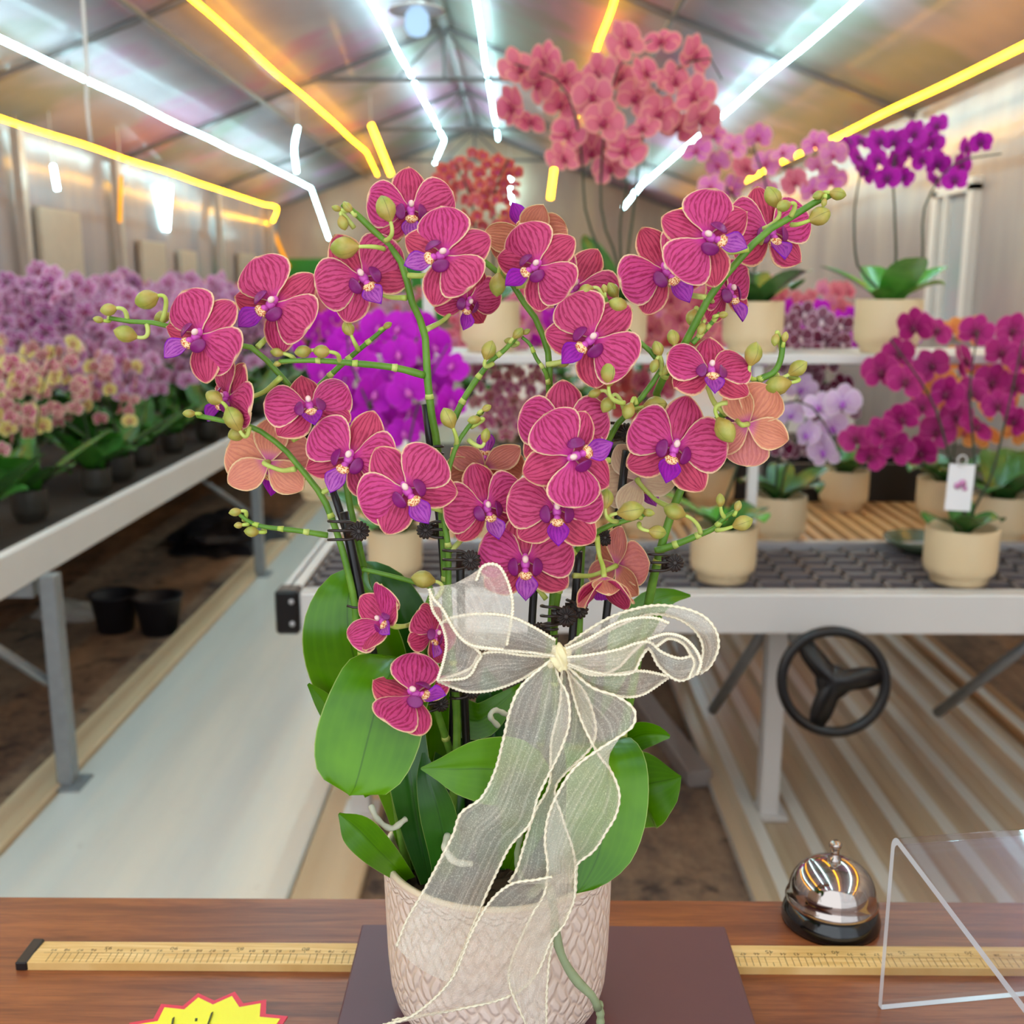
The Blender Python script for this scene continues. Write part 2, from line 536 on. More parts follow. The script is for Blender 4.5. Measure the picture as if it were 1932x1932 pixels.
# small window on the right wall
mb = MB()
ya, yb, za, zb = 5.92, 6.42, 1.13, 1.9
t = .07
for (c, s_) in (((XR - .02, (ya + yb) / 2, za), (.06, yb - ya + t, t)), ((XR - .02, (ya + yb) / 2, zb), (.06, yb - ya + t, t)),
               ((XR - .02, ya, (za + zb) / 2), (.06, t, zb - za)), ((XR - .02, yb, (za + zb) / 2), (.06, t, zb - za)),
               ((XR - .02, (ya + yb) / 2 + .1, (za + zb) / 2), (.05, .04, zb - za))):
    mb.box(c, s_)
wf = struct(mb.build('window_1', M_WHITE, smooth=False))
g_ = NT('window_glass')
MB().box((XR - .012, (ya + yb) / 2, (za + zb) / 2), (.006, yb - ya, zb - za)).build('pane', g_.done(g_.bsdf(hx('#a8b0b8'), .08, Specular_IOR_Level=.8)), wf, smooth=False)
# green sheet on the end wall
a, b = P(505, 488, Y1 - .05), P(900, 606, Y1 - .05)
tag(MB().box(((a.x + b.x) / 2, Y1 - .04, (a.z + b.z) / 2), (b.x - a.x, .03, a.z - b.z), bev=.005)
    .build('green_panel', simple('green_sheet', hx('#2f8a2c'), .5), smooth=False), 'plain green sheet fixed low across the far end wall', 'panel')
# added boards standing in for beige box reflections in the left wall
for i, (yy, wd, z0, z1) in enumerate(((8.5, .75, .9, 1.95), (10.6, .7, .9, 1.8), (11.7, .55, .9, 1.75), (14.2, .8, .9, 1.8))):
    tag(MB().box((XL + .05, yy, (z0 + z1) / 2), (.05, wd, z1 - z0), bev=.006).build('wall_reflection', simple('cream_reflection_%d' % i, hx('#ac9e90'), .6), smooth=False),
        ('pale cream board standing in for a reflection in the left wall, nearest to the front', 'second cream stand-in for a reflection along the left wall',
         'narrow cream stand-in for a reflection in the middle of the left wall', 'cream stand-in for a reflection on the left wall closest to the far end')[i], 'board', 'cream reflection stand-ins along the left wall')

# ================================================================== LED strips
M_LW = emis('led_white', (.50, .92, 1.0, 1), WHITE_POWER)
M_LY = emis('led_yellow', (1.0, .46, .012, 1), YELLOW_POWER)
M_LYD = emis('led_yellow_dim', (1.0, .36, .01, 1), 1.3)
strips = [
    ('W', -2.96, 1.383, 15.4, [(620, 450, 16.2)], 'cool white LED strip, the one nearest the left wall'),
    ('Y', -3.40, 1.09, 15.2, [(512, 425, 16.1)], 'amber LED strip running along the top of the left wall'),
    ('Y', -2.03, 1.74, 14.4, [(712, 330, 16.2)], 'amber LED strip between the two left white strips'),
    ('W', -1.125, 2.084, 16.0, [(820, 308, 16.3)], 'cool white LED strip just left of the roof ridge'),
    ('W', -.36, 2.124, 16.2, [], 'cool white LED strip just right of the roof ridge'),
    ('Y', .566, 1.77, 16.1, [], 'amber LED strip above the tall pink orchid'),
    ('W', 1.615, 1.369, 16.1, [], 'cool white LED strip crossing the right roof slope'),
    ('Y', 2.16, 1.025, 16.1, [], 'amber LED strip running along the top of the right wall')]
for kind, x, z, ye, ext, lab in strips:
    f_ = 1 - .08 / z
    x, z, ye = x * f_, z * f_, ye * f_
    pts = []
    yy = Y0 + .3
    r_ = random.Random(int(abs(x) * 100))
    while yy < ye:
        pts.append(Vector((x + r_.uniform(-.008, .008), yy, 1.35 + z + r_.uniform(-.008, .008))))
        yy += .9
    pts.append(Vector((x, ye, 1.35 + z)))
    for e in ext: pts.append(P(*e))
    pts = cr(pts, len(pts) * 3)
    t = thing('led_strip', (x, Y0 + .3, 1.35 + z - .03), lab, 'light strip', 'LED strips under the roof')
    MB().tube(pts, .013, seg=6).build('glowing_tube', M_LW if kind == 'W' else M_LY, t)
    mb = MB()
    for yy in (1.6, 4.3, 6.9, 9.9, 12.9):
        mb.tube([(x, yy, 1.35 + z), (x, yy, 1.35 + z + .06)], .006, seg=5)
    mb.build('hanger', M_FRAME, t)
# short LED pieces hung on the end wall and left wall
for i, (pts, kind, Y, lab) in enumerate((
        ([(700, 235), (712, 265), (738, 330)], 'Y', 11.5, 'short amber LED length on the far wall beside the ridge'),
        ([(562, 240), (555, 280), (560, 325)], 'W', 10.5, 'short white LED length on the far wall above the first white strip'),
        ([(486, 330), (500, 370), (518, 440), (545, 505)], 'Yd', 16.2, 'thin amber LED tail hanging in the far left corner'),
        ([(228, 332), (226, 420)], 'Yd', 9.0, 'short amber LED bar hanging by the left wall'),
        ([(322, 350), (316, 435)], 'W', 11.2, 'short white LED bar hanging by the left wall'),
        ([(100, 312), (108, 358)], 'W', 8.0, 'shortest white LED bar at the near end of the left wall'),
        ([(1048, 300), (1038, 375)], 'Y', 12.0, 'short amber LED length on the far wall under the pink orchid'),
        ([(962, 325), (964, 388)], 'W', 16.2, 'short white LED length on the far wall over the orange orchid'),
        ([(1222, 335), (1176, 392)], 'W', 11.0, 'short white LED length on the far wall behind the dark stalks'))):
    q = [P(a, b, Y) for a, b in pts]
    q = cr(q, 8) if len(q) > 2 else q
    t = thing('led_strip', q[0], lab, 'light strip')
    MB().tube(q, .026 if Y > 11.3 else .016, seg=6).build('glowing_tube', {'W': M_LW, 'Y': M_LY, 'Yd': M_LYD}[kind], t)
    xr = q[0].x
    zroof = ZT - abs(xr - XT) * (ZT - (ZL if xr < XT else ZR)) / abs((XL if xr < XT else XR) - XT)
    MB().tube([q[0], (xr, q[0].y, max(zroof - .003, q[0].z + .01))], .003, seg=5).build('hanging_wire', M_WHITE, t)

# lamp hanging from the ridge
c = P(787, 45, 4.0)
t = thing('pendant_lamp', (c.x, c.y, c.z + .08), 'white pendant lamp with round shade and opal bulb under the roof ridge', 'lamp')
MB().lathe([(.0, .075), (.03, .072), (.055, .058), (.092, .048), (.1, .04), (.09, .043), (.05, .05), (0, .06)], c, seg=24).build('lamp_shade', M_WHITE, t)
MB().lathe([(0, -.045), (.03, -.036), (.044, -.012), (.042, .03), (.02, .055), (0, .055)], c, seg=20).build('bulb', emis('bulb_glow', (.45, .68, .95, 1), .9), t)
zr = ZT - .06 - max(0, (XT - c.x)) * 0
zroof = ZT - abs(c.x - XT) * (ZT - (ZL if c.x < XT else ZR)) / abs((XL if c.x < XT else XR) - XT)
MB().tube([c + Vector((0, 0, .07)), (c.x, c.y, zroof - .003)], .005, seg=6).build('lamp_cord', M_BLACK, t)
# white cord by the left
q = [P(160, -60, 3.6), P(160, 60, 3.6), P(163, 130, 3.6), P(164, 200, 3.6), P(172, 270, 3.6)]
zr = ZT - abs(q[0].x - XT) * (ZT - ZL) / abs(XL - XT)
q = [Vector((q[0].x, q[0].y, zr - .004))] + q[1:]
tag(MB().tube(cr(q, 24), .006, seg=6).build('hanging_cord', M_WHITE), 'thin white cord hanging from the roof at the left', 'cord')

# ================================================================== benches
def bench(name, x0, x1, y0, y1, zt, label, leg_ys, legx):
    t = thing(name, ((x0 + x1) / 2, y0, 0), label, 'bench')
    return t
# --- left bench
LBX = -1.30
t = thing('growing_bench', (LBX, 2.0, 0), 'long white framed growing bench crowded with orchids along the left', 'bench')
mb = MB()
mb.box((LBX + .012, 8.9, .655), (.03, 13.8, .105), bev=.004)
mb.box((-3.45, 8.9, .655), (.03, 13.8, .105))
mb.box((-2.38, 2.0, .655), (2.16, .03, .105))
mb.build('rail', M_WHITE, t, smooth=False)
MB().box((-2.38, 8.9, .63), (2.1, 13.7, .02)).build('tray', simple('dark_tray', hx('#38322e'), .8, sc=30, var=.5), t, smooth=False)
for i, yy in enumerate((2.72, 4.93, 7.2, 9.5, 12)):
    mb = MB(); x = -1.22 if i < 0 else -1.2
    mb.box((x - .06, yy, .305), (.045, .045, .6), bev=.003)
    mb.box((x - .06, yy, .003), (.10, .10, .006))
    mb.build('leg', M_STEEL, t, smooth=False)
    MB().tube([(x - .09, yy, .30), (x - .5, yy - .0, .6)], .014, seg=6).build('brace', M_STEEL, t)
    MB().box((x - .7, yy, .57), (1.2, .04, .05)).build('cross_bar', M_STEEL, t, smooth=False)

# --- right bench
BX0, BX1, BY0, BY1, BZ = -.535, 1.95, 2.22, 4.6, .70
rb = thing('display_bench', (.7, BY0, 0), 'white edged rolling bench with black grid top holding cream pots', 'bench')
mb = MB()
mb.box(((BX0 + BX1) / 2 + .02, BY0 + .012, BZ - .045), (BX1 - BX0 - .06, .024, .09), bev=.003)
mb.box(((BX0 + BX1) / 2 + .02, BY0 + .03, BZ - .006), (BX1 - BX0 - .06, .03, .012))
mb.box((BX0 + .012, (BY0 + BY1) / 2 + .02, BZ - .045), (.024, BY1 - BY0 - .06, .09), bev=.003)
mb.box((BX0 + .03, (BY0 + BY1) / 2 + .02, BZ - .006), (.03, BY1 - BY0 - .06, .012))
mb.build('rail', M_WHITE, rb, smooth=False)
mb = MB()
mb.box((BX0 + .022, BY0 + .022, BZ - .043), (.052, .056, .1), bev=.006)
br = mb.build('corner_bracket', M_BLACK, rb, smooth=False)
mb = MB()
for z in (-.018, -.068):
    mb.ell((BX0 + .033, BY0 - .006, BZ + z), (.006, .003, .006))
mb.build('bolt', M_ALU, br)
mb = MB()
x = BX0 + .06
while x < BX1 - .02:
    mb.box((x, BY0 + .235, BZ - .006), (.012, .40, .010)); x += .072
y = BY0 + .05
while y < BY0 + .44:
    mb.box(((BX0 + BX1) / 2 + .02, y, BZ - .007), (BX1 - BX0 - .07, .022, .012)); y += .066
mb.build('grid_top', simple('grid_plastic', hx('#6a6468'), .5), rb, smooth=False)
MB().box(((BX0 + BX1) / 2 + .02, BY0 + .24, BZ - .05), (BX1 - BX0 - .07, .42, .006)).build('tray', simple('grid_hole_black', hx('#121113'), .6), rb, smooth=False)  # black sheet added below the grid to make its holes dark
MB().box(((BX0 + BX1) / 2 + .02, BY0 + .46, BZ - .01), (BX1 - BX0 - .06, .03, .04), bev=.003).build('divider_bar', M_ALU, rb, smooth=False)
mb = MB()
x = BX0 + .07
while x < BX1 - .02:
    mb.box((x, BY0 + .82, BZ - .006), (.026, .68, .012)); x += .045
for yy in (.50, .80, 1.12):
    mb.box(((BX0 + BX1) / 2 + .02, BY0 + yy, BZ - .018), (BX1 - BX0 - .08, .03, .014))
mb.build('slatted_top', simple('tan_slats', hx('#d8a870'), .5, sc=20), rb, smooth=False)
MB().box(((BX0 + BX1) / 2 + .02, BY0 + 1.78, BZ - .02), (BX1 - BX0 - .07, 1.16, .02)).build('tray', bpy.data.materials['dark_tray'], rb, smooth=False)
for x, yy in ((.645, 2.57), (.685, 4.3), (1.8, 2.57), (-.42, 4.3), (-.42, 2.57)):
    mb = MB()
    mb.box((x, yy, (BZ - .09) / 2 - .0), (.05, .05, BZ - .09), bev=.004)
    mb.box((x, yy, .006), (.09, .09, .012))
    mb.build('leg', M_WHITE, rb, smooth=False)
for a, b in ((P(1445, 1185, 2.62), P(1345, 1340, 2.9)), (P(1960, 1200, 2.62), P(1768, 1345, 2.9)), ((.70, 2.60, .60), (1.0, 2.9, .60))):
    MB().tube([a, b], .016, seg=6).build('brace', M_STEEL, rb)
# handwheel under the bench
hc = P(1572, 1286, 2.13)
hw = thing('handwheel', hc, 'black three spoke handwheel under the front rail of the right bench', 'wheel')
Mh = Matrix.Translation(hc) @ Euler((R(90 - 12), 0, R(-6))).to_matrix().to_4x4() @ Matrix.Rotation(R(8), 4, 'Z')
mb = MB()
ring = [Mh @ Vector((.107 * math.cos(a), .107 * math.sin(a), 0)) for a in [2 * PI * i / 48 for i in range(49)]]
mb.tube(ring, .0115, seg=10, cap=False)
hw1 = mb.build('rim', M_BLACK, hw)
def spoke_plate():
    mb = MB()
    pts = []
    N = 72
    for i in range(N):
        a = 2 * PI * i / N
        k = (math.cos(3 * a) + 1) / 2
        r = .036 + .072 * k ** 3.2
        pts.append((r * math.cos(a), r * math.sin(a)))
    vs = [(x, y, .008 - .3 * 0) for x, y in pts] + [(x, y, -.006) for x, y in pts] + [(0, 0, .014), (0, 0, -.008)]
    fs = []
    for i in range(N):
        j = (i + 1) % N
        fs += [(i, j, N + j, N + i), (2 * N, j, i), (2 * N + 1, N + i, N + j)]
    return mb.add(vs, fs, M=Mh @ Matrix.Rotation(R(2), 4, 'Z'))
spoke_plate().build('spokes', M_BLACK, hw)
MB().tube([hc, hc + Vector((0, .30, .03))], .012, seg=8).build('shaft', M_STEEL, hw)
MB().box(hc + Vector((0, .30, .065)), (.04, .03, .15)).build('hanger', M_STEEL, rb, smooth=False)

# --- tiered shelf on the right bench
SZ = 1.205
sh = thing('plant_shelf', (.6, 2.5, BZ), 'white raised shelf on posts behind the front pots of the right bench', 'shelf')
MB().box((.62, 2.62, SZ - .015), (2.1, .30, .022), bev=.003).build('shelf_board', M_WHITE, sh, smooth=False)
for x in (-.24, 1.60):
    for yy in (2.78,):
        MB().box((x, yy, (BZ + SZ + .26) / 2), (.03, .03, SZ + .26 - BZ), bev=.002).build('post', M_WHITE, sh, smooth=False)
for x in (.55, 1.60):
    MB().box((x, 2.50, (BZ + SZ - .03) / 2), (.022, .022, SZ - .03 - BZ)).build('post', M_WHITE, sh, smooth=False)
# ================================================================== counter and the things on it
TZ = .855
def woodmat():
    m = NT('counter_wood')
    g = m.geo()
    n1 = m.noise(m.map(g, (1.2, 14, 1)), 5.0, 6, .65, .6)
    n2 = m.noise(m.map(g, (3, 60, 1)), 8.0, 4)
    c = m.mix(m.ss(n1, .32, .68), hx('#703a24'), hx('#9c5a34'))
    c = m.mix(m.ss(n2, .45, .7, 0, .45), c, hx('#5e2f1c'))
    return m.done(m.bsdf(c, .3, bump=n2, bs=.12, bd=.0006, Specular_IOR_Level=.6))
ct = thing('counter', (0, .45, 0), 'brown wood grained counter top at the front of the picture', 'counter')
MB().box((0, .446, TZ - .018), (2.6, .696, .036), bev=.002).build('worktop', woodmat(), ct, smooth=False)
MB().box((0, .45, (TZ - .036) / 2 - .0), (2.4, .56, TZ - .036 - .002), bev=.004).build('body', simple('counter_body', hx('#6b3b26'), .5), ct, smooth=False)

# ruler
RY0, RY1 = .6965, .7250
m = NT('ruler_wood')
n_ = m.noise(m.map(m.geo(), (2, 40, 1)), 8, 4)
M_RUL = m.done(m.bsdf(m.mix(m.ss(n_, .3, .7), hx('#d6aa62'), hx('#ecc887')), .45))
M_INK = simple('ruler_ink', hx('#6a5434'), .6)
x99 = (90 - 966) / 2000 * .806
xl = x99 - .0135
ru = thing('ruler', (xl, .71, TZ), 'long wooden ruler with printed centimetres lying across the counter under the brown board', 'ruler')
mb = MB(); h = .006
vs = [(xl, RY0, TZ), (xl, RY1, TZ), (xl, RY1, TZ + h * .75), (xl, RY0 + .012, TZ + h), (xl, RY0, TZ + h)]
vs += [(.62, y, z) for _, y, z in vs]
mb.add(vs, [(4, 3, 2, 1, 0), (5, 6, 7, 8, 9)] + [(i, (i + 1) % 5, 5 + (i + 1) % 5, 5 + i) for i in range(5)])
mb.build('wooden_blade', M_RUL, ru, smooth=False)
MB().box((xl - .004, (RY0 + RY1) / 2, TZ + h / 2 + .0002), (.009, RY1 - RY0 + .002, h + .0012), bev=.001).build('end_cap', M_BLACK, ru, smooth=False)
mb = MB()
def rz(y):  # top surface height
    return TZ + h + .00012 if y <= RY0 + .012 else TZ + h - (y - RY0 - .012) / (RY1 - RY0 - .012) * h * .25 + .00012
def tick(x, y0, y1, w_=.00025):
    mb.add([(x - w_, y0, rz(y0)), (x + w_, y0, rz(y0)), (x + w_, y1, rz(y1) + .00002), (x - w_, y1, rz(y1) + .00002)], [(0, 1, 2, 3)])
for k in range(2 * 99, 2 * 2, -1):
    n = k / 2
    x = x99 + (99 - n) * .01
    if x > .61: break
    if k % 2 == 0: tick(x, RY0 + .0012, RY0 + (.0165 if n % 5 == 0 else .0135))
    else: tick(x, RY0 + .0012, RY0 + .0118, .0002)
mb.add([(x99 - .006, RY0 + .0121, rz(0) + .00002), (.61, RY0 + .0121, rz(0) + .00002), (.61, RY0 + .0124, rz(0) + .00002), (x99 - .006, RY0 + .0124, rz(0) + .00002)], [(0, 1, 2, 3)])
cache = {}
def glyph(txt, size):
    if (txt, size) in cache: return cache[(txt, size)]
    cu = bpy.data.curves.new('t', 'FONT'); cu.body = txt; cu.size = size; cu.align_x = 'CENTER'; cu.align_y = 'CENTER'
    cu.resolution_u = 2
    o = bpy.data.objects.new('t', cu); COL.objects.link(o)
    dg = bpy.context.evaluated_depsgraph_get(); dg.update()
    me = o.evaluated_get(dg).to_mesh()
    r = ([tuple(v.co) for v in me.vertices], [tuple(p.vertices) for p in me.polygons])
    o.evaluated_get(dg).to_mesh_clear()
    bpy.data.objects.remove(o); bpy.data.curves.remove(cu)
    cache[(txt, size)] = r
    return r
slope = -h * .25 / (RY1 - RY0 - .012)
for n in range(99, 3, -1):
    x = x99 + (99 - n) * .01
    if x > .6: break
    big = n % 5 == 0
    vs, fs = glyph(str(n), .0062 if big else .0048)
    yc = RY0 + (.0195 if big else .0165)
    out = []
    for v in vs:
        yy = yc - v[1]
        out.append((x - v[0], yy, rz(yy)))
    mb.add(out, fs)
mb.build('printed_scale', M_INK, ru, smooth=False)

# brown board on small feet, standing over the ruler
bl = Pz(683, 1743, TZ + .020); br_ = Pz(1366, 1741, TZ + .020)
bf = .40
bc = ((bl.x + br_.x) / 2, (bl.y + bf) / 2)
bd = thing('display_board', (bc[0], bc[1], TZ), 'flat purple brown board under the white flower pot', 'board')
W_, D_ = br_.x - bl.x, bl.y - bf
MB().box((bc[0], bc[1], TZ + .0135), (W_, D_, .013), bev=.0012).build('board_top', simple('board_brown', hx('#5e3a42'), .38, sc=30, var=.05), bd, smooth=False)
for a in (-1, 1):
    for y in (bf + .03, bl.y - .009):
        MB().lathe([(0, 0), (.006, 0), (.006, .0072), (0, .0072)], (bc[0] + a * (W_ / 2 - .012) if y < .6 else bc[0] + a * (W_ / 2 - .012), y if y < .6 else RY1 + .0085, TZ), seg=12).build('foot', M_BLACK, bd)
BZT = TZ + .020

# call bell
bx, by = P(1567, 1735, .766).x, .7665
bell = thing('call_bell', (bx, by, TZ), 'chrome call bell with a push button on a black base behind the ruler', 'bell')
m = NT('chrome'); M_CHROME = m.done(m.bsdf(hx('#b8aca4'), .07, 1.0))
m = NT('bell_base_black'); M_BB = m.done(m.bsdf(hx('#0c0c0e'), .12, Specular_IOR_Level=.7))
MB().lathe([(0, 0), (.038, 0), (.0385, .004), (.037, .010), (.034, .015), (.031, .018), (0, .018)], (bx, by, TZ), seg=48).build('base', M_BB, bell)
dome = [(.030, .0185), (.0355, .0175), (.0362, .019), (.0352, .0215), (.0338, .024)]
for i in range(1, 13):
    a = i / 12 * PI / 2
    dome.append((.0338 * math.cos(a) ** .9 if i < 12 else 0.0, .024 + .0285 * math.sin(a)))
MB().lathe(dome, (bx, by, TZ), seg=56).build('dome', M_CHROME, bell)
MB().lathe([(0, .0515), (.0052, .0515), (.0054, .0545), (.0036, .0555), (.0034, .0635), (.0048, .064), (.005, .0665), (.0036, .0685), (0, .069)], (bx, by, TZ), seg=20).build('push_button', M_CHROME, bell)

# acrylic riser
m = NT('acrylic_clear')
gl = m.n('BsdfGlossy', i_Roughness=.03, i_Color=(1, 1, 1, 1))
tr = m.n('BsdfTransparent', i_Color=(.95, .96, .97, 1))
gm_ = m.n('NewGeometry')
dt = m.n('VectorMath', operation='DOT_PRODUCT', i_0=gm_.outputs['Normal'], i_1=gm_.outputs['Incoming'])
fr5 = m.math('POWER', m.math('SUBTRACT', 1.0, m.math('ABSOLUTE', dt.outputs['Value'])), 5.0)
mx = m.n('MixShader', i_0=m.math('ADD', m.math('MULTIPLY', fr5, .9), .055))
m.nt.links.new(tr.outputs[0], mx.inputs[1]); m.nt.links.new(gl.outputs[0], mx.inputs[2])
M_ACR = m.done(mx.outputs[0])
m = NT('acrylic_edge')
d_ = m.bsdf(hx('#f0f4fc'), .15, Specular_IOR_Level=.8)
tr = m.n('BsdfTransparent', i_Color=(.92, .95, 1, 1)); mx = m.n('MixShader', i_0=.75)
m.nt.links.new(tr.outputs[0], mx.inputs[1]); m.nt.links.new(d_, mx.inputs[2])
M_ACRE = m.done(mx.outputs[0])
A0 = Pz(1657, 1897, TZ); A1 = Pz(1932, 1871, TZ)
ax = (A1 - A0); ax.z = 0; ax.normalize()
fw = Vector((ax.y, -ax.x, 0))       # towards the camera
zt = .133
prof = [(0, .0)]
for k in range(7):
    a = k / 6 * R(80)
    prof.append((.010 * (1 - math.cos(a)), zt - .010 + .010 * math.sin(a)))
prof += [(.19, zt - .025)]
for k in range(1, 6):
    a = k / 5 * R(78)
    prof.append((.19 + .010 * math.sin(a), zt - .025 - .002 * k / 5 - .010 * (1 - math.cos(a))))
prof.append((.203, 0))
th = .0048; LEN = .30
mb = MB(); outer = []; inner = []
for i, (u, z) in enumerate(prof):
    p0 = prof[max(i - 1, 0)]; p1 = prof[min(i + 1, len(prof) - 1)]
    tx, tz = p1[0] - p0[0], p1[1] - p0[1]
    L = math.hypot(tx, tz); nx, nz = tz / L, -tx / L
    outer.append((u, z)); inner.append((u + nx * th, max(z + nz * th, 0)))
def ap(u, z, s_): return A0 + ax * s_ + fw * u + Vector((0, 0, z + .0003))
for sgn, prf in ((1, outer), (0, inner)):
    mb.grid([[ap(u, z, s_) for u, z in prf] for s_ in (0, LEN)], 0)
for s_ in (0, LEN):
    mb.grid([[ap(u, z, s_) for u, z in outer], [ap(u, z, s_) for u, z in inner]], 1)
for k in (0, -1):
    mb.grid([[ap(*outer[k], s_), ap(*inner[k], s_)] for s_ in (0, LEN)], 1)
tag(mb.build('acrylic_riser', [M_ACR, M_ACRE], smooth=False), 'clear bent acrylic stand at the right end of the counter', 'stand')

# starburst price card
sc_ = Pz(378, 1984, TZ + .004)
m = NT('card_yellow'); M_CY = m.done(m.bsdf(hx('#f4ee2c'), .35))
m = NT('card_red'); M_CR = m.done(m.bsdf(hx('#e0304a'), .35))
cd = thing('price_card', sc_, 'yellow starburst price card with a red zigzag border on the counter', 'price card')
Mc = Matrix.Translation(sc_) @ Euler((R(3), 0, 0)).to_matrix().to_4x4()
def star(r0, r1, z0, z1, n=15, mi=0, sx=1.1):
    mb = MB(); N = n * 2
    pts = [((r0 if i % 2 == 0 else r1) * sx * math.cos(2 * PI * i / N + .18), (r0 if i % 2 == 0 else r1) * math.sin(2 * PI * i / N + .18)) for i in range(N)]
    vs = [(x, y, z0) for x, y in pts] + [(x, y, z1) for x, y in pts] + [(0, 0, z1), (0, 0, z0)]
    fs = []
    for i in range(N):
        j = (i + 1) % N
        fs += [(i, j, N + j, N + i), (N + i, N + j, 2 * N), (j, i, 2 * N + 1)]
    return mb.add(vs, fs, mi, M=Mc)
star(.056, .0465, 0, .0012).build('border', M_CR, cd, smooth=False)
star(.051, .042, .0011, .0016).build('face', M_CY, cd, smooth=False)
mb = MB()
inv = Mc.inverted()
for pts in ([(327, 1921), (322, 1945), (318, 1970)], [(368, 1925), (372, 1925)], [(400, 1911), (394, 1928), (384, 1950), (380, 1975)], [(340, 1985), (372, 1990)]):
    q = []
    for a, b in pts:
        o, d = CAM_LOC, ray(a, b)
        nrm = Mc.to_3x3() @ Vector((0, 0, 1))
        tt = (sc_ - o + nrm * .0018).dot(nrm) / d.dot(nrm)
        q.append(o + d * tt)
    mb.tube(q, .0014, seg=6, flat=.3)
mb.build('pen_strokes', simple('pen_green', hx('#3c4420'), .5), cd)
# ================================================================== the potted orchid
PX, PY = -.0155, .640
PR = .0752
po = thing('potted_orchid', (PX, PY, BZT), 'large pink striped orchid in the pale embossed pot at the front', 'potted plant')
def potmat():
    m = NT('pot_embossed')
    uv, u, v = m.uv()
    # low relief of interlocking wavy lines
    a = m.math('MULTIPLY', u, 62); b = m.math('MULTIPLY', v, 21)
    w1 = m.math('ADD', m.math('MULTIPLY', m.math('SINE', m.math('MULTIPLY', a, 3.1416)), .30), b)
    s1 = m.math('ABSOLUTE', m.math('SINE', m.math('MULTIPLY', w1, 3.1416)))
    w2 = m.math('ADD', m.math('MULTIPLY', m.math('SINE', m.math('MULTIPLY', b, 3.1416)), .30), a)
    s2 = m.math('ABSOLUTE', m.math('SINE', m.math('MULTIPLY', w2, 3.1416)))
    h_ = m.math('MULTIPLY', m.ss(s1, .0, .9), m.ss(s2, .0, .85))
    h_ = m.math('MULTIPLY', h_, m.math('MULTIPLY', m.ss(v, .02, .06), m.ss(v, .985, .955)))
    n_ = m.noise(m.obj(), 60, 3)
    c = m.mix(h_, hx('#e2cab8'), hx('#ecd8ca'))
    return m.done(m.bsdf(c, .5, bump=m.math('ADD', h_, m.math('MULTIPLY', n_, .1)), bs=.7, bd=.0014))
prof = [(.0, 0), (.054, 0), (.0600, .0015), (.0655, .006), (.0695, .013), (.0722, .024), (.0738, .045), (.0747, .078), (.0752, .104), (.0755, .1135)]
MB().lathe(prof, (PX, PY, BZT), seg=96).build('ceramic_pot', potmat(), po)
m = NT('pot_glaze'); M_RIM = m.done(m.bsdf(hx('#ecd8b8'), .4))
MB().lathe([(.0755, .1135), (.0752, .1155), (.0740, .1163), (.0722, .1158), (.0712, .113), (.0705, .09), (.069, .075)], (PX, PY, BZT), seg=72).build('rim', M_RIM, po)
mb = MB()
SOILZ = BZT + .086
G = []
r_ = random.Random(3)
for i in range(9):
    rr = .0704 * i / 8
    G.append([(PX + rr * math.cos(2 * PI * k / 28), PY + rr * math.sin(2 * PI * k / 28), SOILZ + (r_.uniform(-.004, .005) if i < 8 else 0)) for k in range(29)])
for g_ in G: g_[-1] = g_[0]
mb.grid(G)
for i in range(60):
    a, rr = r_.uniform(0, 2 * PI), .064 * math.sqrt(r_.random())
    mb.box((PX + rr * math.cos(a), PY + rr * math.sin(a), SOILZ + .004), (r_.uniform(.006, .014), r_.uniform(.004, .008), .004), rz=r_.uniform(0, 3), rx=r_.uniform(-.5, .5))
bk = mb.build('bark', M_BARK, po, smooth=False); bk['kind'] = 'stuff'

